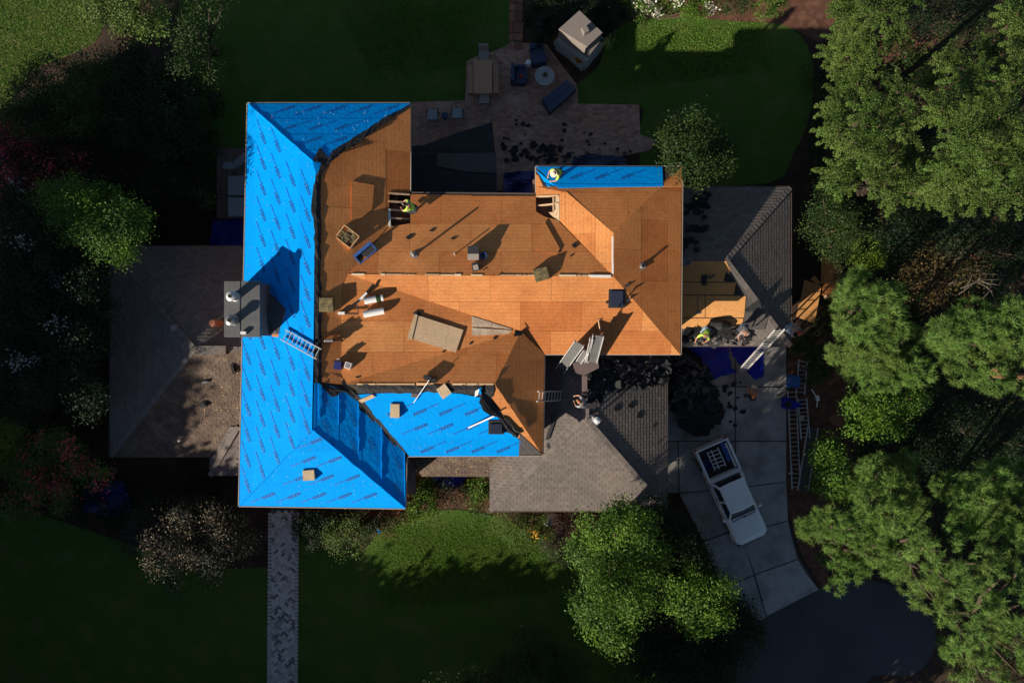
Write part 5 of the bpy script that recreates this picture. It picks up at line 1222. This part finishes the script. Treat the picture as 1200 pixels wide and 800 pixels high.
# boards and tarp scraps over the dark valley next to the brown slope
mb=MB(); mb.bar(PP(652.5,481,g2W,.12),PP(641,515,g2W,.12),.14,.04); single(mb,'drip_edge',MT['darkmetal'],'dark metal strip lying on the garage roof beside the brown slope','metal strip')
for (x,y,pn,lab) in ((643,523,g2W,'long dark scrap on shingles at the brown roof corner'),(750,486,g2E,'large round black scrap on the garage east slope'),(724,478,g2E,'small black scrap left of the large round one'),(741,474,g2E,'little dark scrap just above the round one'),(767,499,g2E,'curled tiny scrap at the garage east slope')):
    mb=MB(); c=PP(x,y,pn,.05); n=8; s=.18 if 'round' in lab or 'long' in lab else .08
    pts=[(c.x+s*rd.uniform(.6,1.1)*math.cos(6.283*i/n)*(.5 if 'long' in lab else 1),c.y+s*rd.uniform(.6,1.1)*math.sin(6.283*i/n)) for i in range(n)]; pts=[(X,Y,zat(pn,X,Y)+.012) for X,Y in pts]
    mb.prism(pts,0,.012); single(mb,'shingle_scrap',MT['felt'],lab,'shingle scrap')
mb=MB(); rd=random.Random(33)
def flakes(mb,area,n,zf,smin=.08,smax=.4,jz=.15,tn=.5):
    p=area; xs=[a[0] for a in p]; ys=[a[1] for a in p]; c=0
    while c<n:
        x=rd.uniform(min(xs),max(xs)); y=rd.uniform(min(ys),max(ys))
        if not inside(p,x,y): continue
        c+=1; q=zf(x,y)+Vector((0,0,rd.uniform(.01,jz))); s=rd.uniform(smin,smax); k_=rd.randint(4,6); a0=rd.uniform(0,6.28); tx,ty=rd.uniform(-.35,.35),rd.uniform(-.35,.35)
        V=[]
        for i in range(k_):
            a=a0+6.283*i/k_; r_=s*rd.uniform(.5,1); dx,dy=r_*math.cos(a),r_*math.sin(a)*.8; V.append(q+Vector((dx,dy,dx*tx+dy*ty)))
        n0=len(V); mb.add(V+[v-Vector((0,0,.012)) for v in V],[tuple(range(n0)),tuple(range(2*n0-1,n0-1,-1))]+[(i,n0+i,n0+(i+1)%n0,(i+1)%n0) for i in range(n0)],rd.uniform(-tn,tn))
flakes(mb,[(698,416),(782,416),(782,440),(775,452),(740,458),(712,455),(700,470),(690,480),(688,440)],330,lambda x,y:PP(x,y,g2E,.05),.08,.34,.22)
tag(mb.build('shingle_debris',MT['felt'],kind='stuff'),'heap of torn black shingles on the upper part of the garage roof','shingle debris')
mb=MB(); flakes(mb,[(700,418),(778,418),(770,440),(720,446)],70,lambda x,y:PP(x,y,g2E,.2),.05,.18,.1,.9); tag(mb.build('shingle_debris',MT['felt_grey'],kind='stuff'),'grey broken shingle bits over the black heap','shingle debris')
mb=MB(); flakes(mb,[(783,416),(800,412),(824,430),(826,446),(838,462),(843,486),(832,494),(822,508),(806,492),(790,474)],420,lambda x,y:P(x,y,.05+.5*math.exp(-((x-806)**2/700+(y-450)**2/2200))*(.6+.4*math.sin(x*.31)*math.sin(y*.23))),.12,.6,.25)
mb.add([P(790,470,.75),P(843,489,.5),P(816,512,.3),P(795,500,.5)],[(0,3,2,1)],-.2)
tag(mb.build('shingle_debris',MT['felt'],kind='stuff'),'large dark heap of torn shingles on the driveway beside the garage','shingle debris')
mb=MB(); flakes(mb,[(786,420),(800,415),(825,432),(832,452),(838,488),(816,500),(800,488),(788,470)],70,lambda x,y:P(x,y,.2+.5*math.exp(-((x-806)**2/700+(y-450)**2/2200))),.08,.35,.1,.9)
for i in range(26):
    x=rd.uniform(790,832); y=rd.uniform(420,495); q=P(x,y,.35+.5*math.exp(-((x-806)**2/700+(y-450)**2/2200))); a=rd.uniform(0,3.1); mb.bar(q,q+Vector((math.cos(a),math.sin(a),.05))*rd.uniform(.2,.8),.02,.02,1.5)
tag(mb.build('shingle_debris',MT['felt_grey'],kind='stuff'),'grey shingle pieces and laths on top of the dark driveway heap','shingle debris')
mb=MB(); flakes(mb,[(590,190),(700,190),(690,178),(640,170),(590,160),(583,185)],60,lambda x,y:P(x,y,.05),.05,.28,.06)
flakes(mb,[(585,140),(760,140),(740,185),(590,200)],26,lambda x,y:P(x,y,.05),.05,.2,.04); tag(mb.build('shingle_debris',MT['felt'],kind='stuff'),'dark shingle scraps scattered over the back patio','shingle debris')
mb=MB(); flakes(mb,[(802,388),(875,388),(872,402),(802,404)],70,lambda x,y:PP(x,y,g3S,.06),.1,.42,.14); tag(mb.build('shingle_debris',MT['felt'],kind='stuff'),'torn black shingles along the lower edge of the stripped east wing','shingle debris')
mb=MB(); flakes(mb,[(802,386),(835,390),(872,385),(880,400),(802,404)],26,lambda x,y:PP(x,y,g3S,.10),.15,.4,.12); tag(mb.build('shingle_debris',MT['shingle'],kind='stuff'),'grey shingle sheets lifted at the lower edge of the stripped east wing','shingle debris')
mb=MB(); flakes(mb,[(835,447),(900,447),(860,500),(838,480)],16,lambda x,y:P(x,y,.06),.06,.24,.03); tag(mb.build('shingle_debris',MT['felt'],kind='stuff'),'few dark shingle scraps on the driveway slabs left of the orange worker','shingle debris')
mb=MB(); flakes(mb,[(800,225),(830,225),(828,270),(812,300),(800,300)],34,lambda x,y:PP(x,y,g3N,.06),.08,.34,.04); tag(mb.build('shingle_debris',MT['felt'],kind='stuff'),'dark scraps on the shaded east wing slope beside the main wall','shingle debris')
mb=MB(); flakes(mb,[(225,410),(283,405),(283,500),(215,500)],260,lambda x,y:PP(x,y,g1S,.03),.008,.032,.02,.7); tag(mb.build('wood_chips',MT['osb_edge'],kind='stuff'),'pale wood chips sprinkled on the west wing roof','wood chips')
mb=MB(); flakes(mb,[(495,537),(575,537),(575,556),(495,556)],120,lambda x,y:PP(x,y,gP,.03),.008,.03,.02,.7); tag(mb.build('wood_chips',MT['osb_edge'],kind='stuff'),'pale chips littering the brown porch roof strip','wood chips')
mb=MB(); flakes(mb,[(700,30),(940,60),(900,200),(760,200),(690,110)],90,lambda x,y:P(x,y,.05),.02,.045,.02,.3); tag(mb.build('fallen_leaves',MT['fl_beige'],kind='stuff'),'pale fallen leaves dotted over the back lawn','fallen leaves')
# bits on the west wing roof
for x,y,s,m,lab in ((241.5,447.5,(.30,.09),MT['metal'],'short pale metal strip on the west wing roof'),(239.5,474,(.28,.22),MT['black'],'small black box on the sunny patch of west wing roof'),(274,432,(.14,.42),MT['black'],'black bent scrap beside the blue eave'),(211,516,(.12,.08),MT['white'],'tiny pale chip near the lower edge of the west wing'),(205,384,(.28,.26),MT['greycloth'],'small grey square vent on the shaded west slope')):
    mb=MB(); c=PP(x,y,g1S if y>409 else g1N,.04); obox(mb,c,R(15),s[0],s[1],0,.10); obox(mb,c+Vector((.01,0,0)),R(15),s[0]*.5,s[1]*.5,.10,.13,.5); single(mb,'scrap',m,lab,'scrap')
t=thing('ridge_vent_box','low shingled ridge box on the west wing beside the chimney','ridge vent'); mb=MB(); mb.prism([(PP(235,405,g1N)).to_tuple()[:2],(PP(235,416,g1S)).to_tuple()[:2],(PP(267,415,g1S)).to_tuple()[:2],(PP(267,405,g1N)).to_tuple()[:2]],4.4,4.72); mb.build('box',MT['shingle'],t)
mb=MB(); c=PP(258,379,g1N,.0); mb.lathe(c,[(.16,0),(.16,.7),(.12,.75),(.001,.76)],14); single(mb,'clay_pot',MT['terracotta'],'round terracotta pot cap just left of the chimney','clay pot')
# east wing things
t=thing('bucket','white rimmed bucket in the roof corner beside the east wing boards','bucket'); c=PP(803,308,g3S,.0); mb=MB(); mb.lathe(c,[(.13,0),(.16,.32),(.18,.33),(.15,.33),(.12,.06)],16); mb.build('shell',MT['cloth'],t); mb=MB(); mb.lathe(c,[(.148,.25),(.001,.255)],16); mb.build('contents',MT['greycloth'],t)
t=thing('shovel','roofing shovel standing on the bright east wing boards','shovel'); mb=MB(); mb.tube([PP(818.5,366,g3S,.12),PP(817,345,g3S,.7)],.02,6); mb.build('handle',MT['brownmetal'],t); mb=MB(); obox(mb,PP(818.5,366,g3S,.08),0,.17,.14,-.02,.03); mb.build('blade',MT['metal'],t)
t=thing('lamp_head','small black work lamp on the shaded tan boards','work lamp'); c=PP(826,327,g3S,.05); mb=MB(); obox(mb,c+Vector((-.05,.05,0)),R(5),.22,.22,0,.14); mb.build('housing',MT['black'],t)
mb=MB(); mb.lathe(c+Vector((-.03,-.16,0)),[(.12,0),(.12,.05),(.09,.06)],12); mb.build('base',MT['black'],t); mb=MB(); mb.bar(c+Vector((.1,.02,.1)),c+Vector((.36,.14,.2)),.07,.05); mb.build('arm',MT['darkmetal'],t)
t=thing('felt_roll','dark felt bundle between the two east wing workers','felt bundle'); mb=MB(); c=PP(843,381,g3S,.12)
mb.tube([c+Vector((-.45,.05,.05)),c+Vector((0,.0,.12)),c+Vector((.4,-.05,.03))],[.2,.26,.2],10); mb.build('roll',MT['felt'],t)
mb=MB(); mb.bar(c+Vector((-.1,-.3,.1)),c+Vector((.75,-.28,.1)),.12,.12); mb.build('bar',MT['felt'],t)

# --- tarps, boards and tools on the ground
def tarp(label,pts,z,amp,m=None,n=26,name='tarp',folds=1.0):
    p=[(q.x,q.y) for q in flat(pts,z)]; xs=[a[0] for a in p]; ys=[a[1] for a in p]; V=[];F=[];ix={}
    for i in range(n+1):
        for j in range(n+1):
            x=min(xs)+(max(xs)-min(xs))*i/n; y=min(ys)+(max(ys)-min(ys))*j/n
            if inside(p,x,y):
                ix[i,j]=len(V); V.append((x,y,z+amp*(.5+.3*math.sin(x*5.1*folds+y*2.3)+.2*math.sin(y*7.7*folds-x*3.1)+rd.uniform(-.12,.12))))
    for (i,j) in ix:
        if all(k_ in ix for k_ in ((i+1,j),(i,j+1),(i+1,j+1))): F.append((ix[i,j],ix[i+1,j],ix[i+1,j+1],ix[i,j+1]))
    mb=MB(); mb.add(V,F); return tag(mb.build(name,m or MT['tarp'],None,True),label,'tarp')
tarp('blue tarp under the leaning ladder, right half beyond the dark heap',[(853,402),(896,402),(896,442),(883,446),(866,428),(858,418)],.07,.08)
tarp('crumpled blue tarp beside the dark shingle heap on the driveway',[(802,402),(853,402),(858,430),(866,436),(828,447),(824,430),(806,416)],.07,.16)
tarp('blue tarp lying in deep shade beyond the west wing corner',[(98,566),(118,560),(148,562),(158,585),(155,600),(125,606),(100,598)],.1,.25,MT['navy'])  # ordinary blue tarp; its deep shade is put into the navy colour
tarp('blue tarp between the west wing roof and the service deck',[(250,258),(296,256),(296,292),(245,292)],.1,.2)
tarp('blue tarp coloured dark for deep shade on the patio behind the main roof eave',[(590,203),(628,199),(640,232),(590,232)],.2,.3,MT['navy'])  # same blue tarp, painted navy to carry the shade under the eave
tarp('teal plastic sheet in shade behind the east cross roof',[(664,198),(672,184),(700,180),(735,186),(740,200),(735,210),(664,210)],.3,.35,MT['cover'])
tarp('blue tarp showing beneath the brown porch roof strip',[(505,556),(548,556),(545,566),(530,575),(508,570)],.1,.15)
tarp('blue scrap of underlayment at the corner of the south lawn bed',[(441,619),(446,620),(448,624),(443,625)],.1,.12,MT['blue'],10)
tarp('blue scrap caught in the valley beside the brown roof',[(639,446),(649,448),(648,460),(640,460)],3.3,.2,MT['tarp'],8)
def gboard(label,pts,z,th,m,group='loose boards on the bank beside the trees'):
    o=slab('board_sheet',[Vector((q.x,q.y,z+th+.02*i)) for i,q in enumerate(flat(pts,z))],th,m); return tag(o,label,'board sheet',group)
gboard('large plywood sheet nearest the east wing with a lit stripe',[(942,328),(962,335),(954,379),(933,371)],.5,.03,MT['osb_new'])
gboard('narrow plywood strip standing behind the rust coloured sheet',[(962,301),(967,301),(966,334),(962,332)],.6,.03,MT['osb_new'])
gboard('rust coloured plywood sheet leaning by the lime shrub',[(967,301),(984,303),(984,330),(972,346),(963,346),(966,320)],.7,.03,MT['osb'])
gboard('pale broken plywood end under the rust coloured sheet',[(972,336),(984,329),(986,336),(966,352),(965,344)],.55,.03,MT['osb_pale'])
gboard('small triangular plywood offcut between the larger sheets',[(949,327),(954,323),(962,332),(958,334)],.45,.02,MT['osb_new'])
sheet('soil_strip',[(962,306),(985,290),(1003,276),(998,290),(986,304),(984,332),(964,344)],.02,MT['flag'])
t=thing('gutter_trough','long dark gutter trough laid beside the ladders','gutter')
a=P(952,500,.2); b=P(940,575,.2); d=(b-a).normalized(); s=Vector((-d.y,d.x,0))
mb=MB(); mb.bar(a,b,.50,.03); mb.build('trough',MT['felt_grey'],t)
for k_ in (-1,1): mb=MB(); mb.bar(a+s*.25*k_+Vector((0,0,.06)),b+s*.25*k_+Vector((0,0,.06)),.025,.12); mb.build('rim',MT['alu'],t)
t=thing('wheelbarrow','blue wheelbarrow tipped over at the driveway edge','wheelbarrow'); c=P(927,446,.1)
mb=MB(); mb.prism([(c.x-.34,c.y-.30),(c.x+.30,c.y-.36),(c.x+.38,c.y+.26),(c.x-.22,c.y+.34)],.25,.60,0,0,[(c.x-.24,c.y-.22),(c.x+.2,c.y-.26),(c.x+.26,c.y+.18),(c.x-.14,c.y+.24)]); mb.build('tray',MT['bluebox'],t)
for y in (-.3,.05): mb=MB(); mb.bar(c+Vector((.0,y,.2)),c+Vector((-.72,y-.42,.15)),.04,.04); mb.build('handle',MT['black'],t)
mb=MB(); mb.tube([c+Vector((.42,-.02,.2)),c+Vector((.42,.08,.2))],.2,14); mb.build('wheel',MT['rubber'],t)
t=thing('tub','blue tarp bag with a dark round opening at the driveway edge','bag'); c=P(921,473,.06)
mb=MB(); mb.prism([(c.x-.24,c.y-.2),(c.x+.2,c.y-.28),(c.x+.85,c.y-.18),(c.x+.80,c.y+.1),(c.x+.3,c.y+.2),(c.x,c.y+.38),(c.x-.22,c.y+.3)],0,.35,0,0,[(c.x-.2,c.y-.15),(c.x+.18,c.y-.22),(c.x+.5,c.y-.12),(c.x+.45,c.y+.05),(c.x+.22,c.y+.15),(c.x,c.y+.3),(c.x-.16,c.y+.22)]); mb.build('bag_body',MT['tarp'],t)
mb=MB(); mb.lathe(c+Vector((-.02,.0,0)),[(.17,.35),(.16,.37),(.13,.36),(.001,.355)],14); mb.build('opening',MT['black'],t)
mb=MB(); mb.lathe(P(936.5,489,.2),[(.13,0),(.15,.25),(.13,.26),(.001,.262)],14); single(mb,'pail',MT['cloth'],'small round tan pail standing between the ladders','pail')
t=thing('downspout','bent white downspout piece on the soil bank','downspout'); mb=MB(); mb.tube([P(951,456,.2),P(955,462,.25),P(958,470,.2),P(957,477,.2)],.03,6); mb.build('pipe',MT['white'],t); mb=MB(); obox(mb,P(957,466,.1),R(10),.12,.26,0,.18); mb.build('box',MT['white'],t)
mb=MB(); mb.bar(P(924,555,.1),P(929,552,.1),.05,.03); obox(mb,P(927,547,.05),0,.06,.06,0,.06); single(mb,'stake',MT['white'],'tiny white stake at the driveway edge beside the long ladder','stake')

# --- back patio furniture
t=thing('dining_table','long teak dining table on the back patio','table'); c=P(566,90,.74)
for i in range(6): mb=MB(); x=c.x-.42+i*.142; mb.box(x,x+.134,c.y-.80,c.y+.80,.70,.74); mb.build('slat',MT['teak'],t)
for x in (-.36,.40):
    for y in (-.7,.7): mb=MB(); mb.box(c.x+x-.035,c.x+x+.035,c.y+y-.035,c.y+y+.035,.025,.70); mb.build('leg',MT['teak'],t)
for sx,lab in ((-.60,'teak bench along the left side of the dining table'),(.60,'teak bench along the right side of the dining table')):
    t=thing('bench',lab,'bench'); 
    mb=MB(); mb.box(c.x+sx-.13,c.x+sx+.13,c.y-.68,c.y+.68,.42,.46); mb.build('seat',MT['teak'],t)
    for y in (-.6,.6): mb=MB(); mb.box(c.x+sx-.1,c.x+sx+.1,c.y+y-.03,c.y+y+.03,.025,.42); mb.build('leg',MT['teak'],t)
def chair(name,label,x,y,rz,m,seat=.46,frame=None,group=None):
    p=P(x,y,.45); t=thing(name,label,'chair',group,(p.x,p.y,.025),rz); f=frame or MT['darkmetal']
    mb=MB(); mb.prism(outline(-.24,.24,.24,.06,.06,3),seat-.09,seat); mb.build('cushion',m,t)
    mb=MB(); mb.prism(outline(-.26,-.20,.24,.01,.01,2),seat,seat+.42,0,0,outline(-.36,-.30,.24,.01,.01,2)); mb.build('backrest',m,t)
    for sx in (-.21,.21):
        for sy in (-.21,.21): mb=MB(); mb.bar((sx,sy,0),(sx,sy,seat-.08),.03,.03); mb.build('leg',f,t)
    for sy in (-.26,.26): mb=MB(); mb.bar((-.26,sy,seat+.2),(.2,sy,seat+.2),.035,.03); mb.bar((.2,sy,seat+.2),(.21,sy,0),.03,.03); mb.build('armrest',f,t)
    return t
chair('chair','pale chair in sun at the far end of the dining table',567,65,R(-90),MT['cloth'])
chair('chair','dark framed chair with tan seat at the near end of the dining table',567.5,116,R(90),MT['cloth'])
chair('chair','grey cushioned chair on the dark patio, left of the small round table',507,135,R(90),MT['stucco'])
chair('chair','grey cushioned chair on the dark patio, right of the small round table',536,133,R(90),MT['stucco'])
def rtable(label,x,y,r,h,m,legs=True):
    t=thing('round_table',label,'table'); c=P(x,y,h)
    mb=MB(); mb.lathe((c.x,c.y,h-.05),[(r*.94,0),(r,.01),(r,.045),(r*.97,.05),(.001,.05)],32); mb.build('tabletop',m,t)
    mb=MB(); mb.lathe((c.x,c.y,.025),[(r*.6,0),(r*.5,.05),(r*.35,.1),(r*.35,h-.1)],20); mb.build('pedestal',m,t); return c
c=rtable('round pale blue grey table between the covered seats',638.5,89,.47,.62,MT['stucco'])
t=thing('potted_plant','small potted plant in the middle of the round table','potted plant'); mb=MB(); mb.lathe((c.x,c.y,.63),[(.07,0),(.10,.12),(.085,.12),(.001,.10)],12); mb.build('pot',MT['terracotta'],t)
quad_mesh('foliage',np.array([c.x,c.y,.78])+rng.normal(size=(90,3))*.055,rng.normal(size=(90,3))+np.array([0,0,.6]),.06,.5,rng.uniform(-.3,.3,90),MT['leaf_mid'],None,t)
rtable('small dark round table between the two grey cushioned chairs',521,135,.16,.45,MT['cover'])
mb=MB(); c=P(619,73.5,.4); mb.lathe((c.x,c.y,.025),[(.12,0),(.16,.08),(.165,.25),(.13,.42),(.001,.43)],18); single(mb,'garden_stool',MT['white'],'white ceramic garden stool beside the armchair','stool',None,True)
def covered(name,label,pts,h,back=None,m=None):
    q=flat(pts,h); t=thing(name,label,name.replace('_',' ').replace('covered ','') ); cx=sum(p.x for p in q)/len(q); cy=sum(p.y for p in q)/len(q)
    base=[(cx+(p.x-cx)*1.04,cy+(p.y-cy)*1.04) for p in q]; top=[(cx+(p.x-cx)*.95,cy+(p.y-cy)*.95) for p in q]
    mb=MB(); mb.prism(base,.03,h*.85,0,0,[(p.x,p.y) for p in q]); mb.prism([(p.x,p.y) for p in q],h*.85,h,.05,0,top); mb.build('cover',m or MT['cover'],t)
    if back:
        mb=MB(); b=flat(back,h+.25); mb.prism([(p.x,p.y) for p in b],h*.8,h+.28); mb.build('raised_back',m or MT['cover'],t)
    return t
covered('covered_armchair','navy covered armchair beside the ornamental grass',[(620.5,52),(634.5,48.5),(641,67),(640,72),(625,75)],.62,[(620.5,52),(634.5,48.5),(636,53.5),(621.5,57)])
covered('covered_sofa','navy covered sofa below the round table',[(635.5,116),(664,92.5),(675,104),(645,130.5)],.60,[(641,127),(670.5,101.5),(675,104.5),(645,131)])
covered('covered_bench','navy low bench cover edge behind the sofa',[(666,100),(674,96.5),(676,104),(672,107)],.35) if False else None
t=thing('armchair','navy armchair with high back left of the round table','armchair'); c=P(610,88,.4)
mb=MB(); mb.prism([(c.x+.36*math.cos(a)*1.0,c.y+.40*math.sin(a)) for a in np.arange(-2.2,2.3,.4)],.05,.42); mb.build('seat',MT['cover'],t)
mb=MB(); mb.prism([(c.x-.46,c.y-.40),(c.x-.20,c.y-.46),(c.x-.22,c.y+.46),(c.x-.42,c.y+.52)],.05,.82,0,0,[(c.x-.48,c.y-.36),(c.x-.30,c.y-.40),(c.x-.32,c.y+.40),(c.x-.45,c.y+.46)]); mb.build('backrest',MT['cover'],t)
for s in (-1,1): mb=MB(); mb.box(c.x-.25,c.x+.25,c.y+s*.38-.06,c.y+s*.38+.06,.1,.58); mb.build('armrest',MT['cover'],t)
mb=MB(); mb.lathe((c.x+.02,c.y-.08,.44),[(.001,0),(.09,.03),(.10,.07),(.001,.12)],12); single(mb,'cushion',MT['red'],'small red cushion lying on the navy armchair','cushion')
# outdoor fireplace
FZ=2.6; ang=R(-47)
t=thing('fireplace','large pale stone outdoor fireplace with stepped chimney at the lawn edge','outdoor fireplace')
def opx(pts,z0,z1,m,name='block',tone=0):
    q=flat(pts,z1); mb=MB(); mb.prism([(p.x,p.y) for p in q],z0,z1,tone); return mb.build(name,m,t)
opx([(649,48),(655,43),(690,72),(683,80)],0,.45,MT['stucco'],'hearth')
opx([(652,46),(679,18),(709,47),(688,72)],0,1.15,MT['stucco'],'base')
opx([(655,40),(680,14.5),(707,44),(690,66)],1.15,1.35,MT['stone'],'mantel',-.1)
opx([(656,33),(680,13),(705,38),(687,53.5),(672,45)],1.35,2.3,MT['stone'],'shaft')
opx([(655,34),(679,12.5),(706,38.5),(688,55)],2.3,2.42,MT['stone'],'cap')
opx([(681.5,32),(686,28),(690.5,36),(685,39)],2.42,2.75,MT['stone'],'flue')
for (x,y,lab) in ((657,45.5,'yellow flowers in a pot at the upper left of the fireplace hearth'),(679,67.5,'yellow flowers in a pot at the lower right of the fireplace hearth')):
    f=thing('flower_pot',lab,'flower pot'); p=P(x,y,.8); mb=MB(); mb.lathe((p.x,p.y,.45),[(.14,0),(.2,.28),(.17,.28),(.001,.24)],14); mb.build('pot',MT['darkmetal'],f)
    n=420; quad_mesh('flowers',np.array([p.x,p.y,.80])+rng.normal(size=(n,3))*np.array([.13,.13,.07]),rng.normal(size=(n,3))*.5+np.array([0,0,.8]),.055,.8,rng.uniform(-.3,.2,n),[MT['fl_yellow'],MT['leaf_mid']],(rng.random(n)<.35).astype(int),f,'stuff')
# service deck and downspout west of the house
t=thing('service_deck','low timber service deck beside the west blue eave','deck')
for i in range(7):
    a=P(254+i*6,174,.45); b=P(254+i*6,256,.45); mb=MB(); mb.box(a.x,a.x+.23,b.y,a.y,.36,.45,random.uniform(-.2,.2)); mb.build('deck_board',MT['brownmetal'],t)
for y0_,y1_,lab in ((206,229,'blue grey metal cabinet on the service deck, upper one'),(231,254,'blue grey metal cabinet on the service deck, lower one')):
    a=P(267,y0_,1.0); b=P(292,y1_,1.0); mb=MB(); mb.box(a.x,b.x,b.y,a.y,.45,1.0); mb.box(a.x+.04,b.x-.04,b.y+.04,a.y-.04,1.0,1.03,.1); single(mb,'cabinet',MT['bluecloth'],lab,'cabinet')
t=thing('downspout','pale bent downspout reaching out from the west blue eave','downspout')
mb=MB(); mb.bar(P(262,194,1.4),P(276,194,1.6),.30,.10); mb.build('lower_piece',MT['bluecloth'],t); mb=MB(); mb.bar(P(276,193,1.6),P(292,180,2.4),.34,.10); mb.build('upper_piece',MT['bluecloth'],t)
# rock by the garage
for x,y,r_,lab in ((648,607,.28,'grey boulder below the garage south eave'),(641,612,.16,'small pale rock beside the grey boulder')):
    mb=MB(); c=P(x,y,0); mb.lathe(c,[(r_,0),(r_*1.05,r_*.3),(r_*.8,r_*.8),(r_*.3,r_*1.0),(.001,r_*1.02)],7); single(mb,'boulder',MT['stucco'],lab,'boulder')

mb=MB(); flakes(mb,[(800,455),(920,455),(922,610),(930,650),(895,715),(850,660),(800,560)],46,lambda x,y:P(x,y,.055),.015,.05,.012,.9); tag(mb.build('fallen_leaves',MT['osb_edge'],kind='stuff'),'small pale leaves and crumbs dropped on the driveway slabs','fallen leaves')
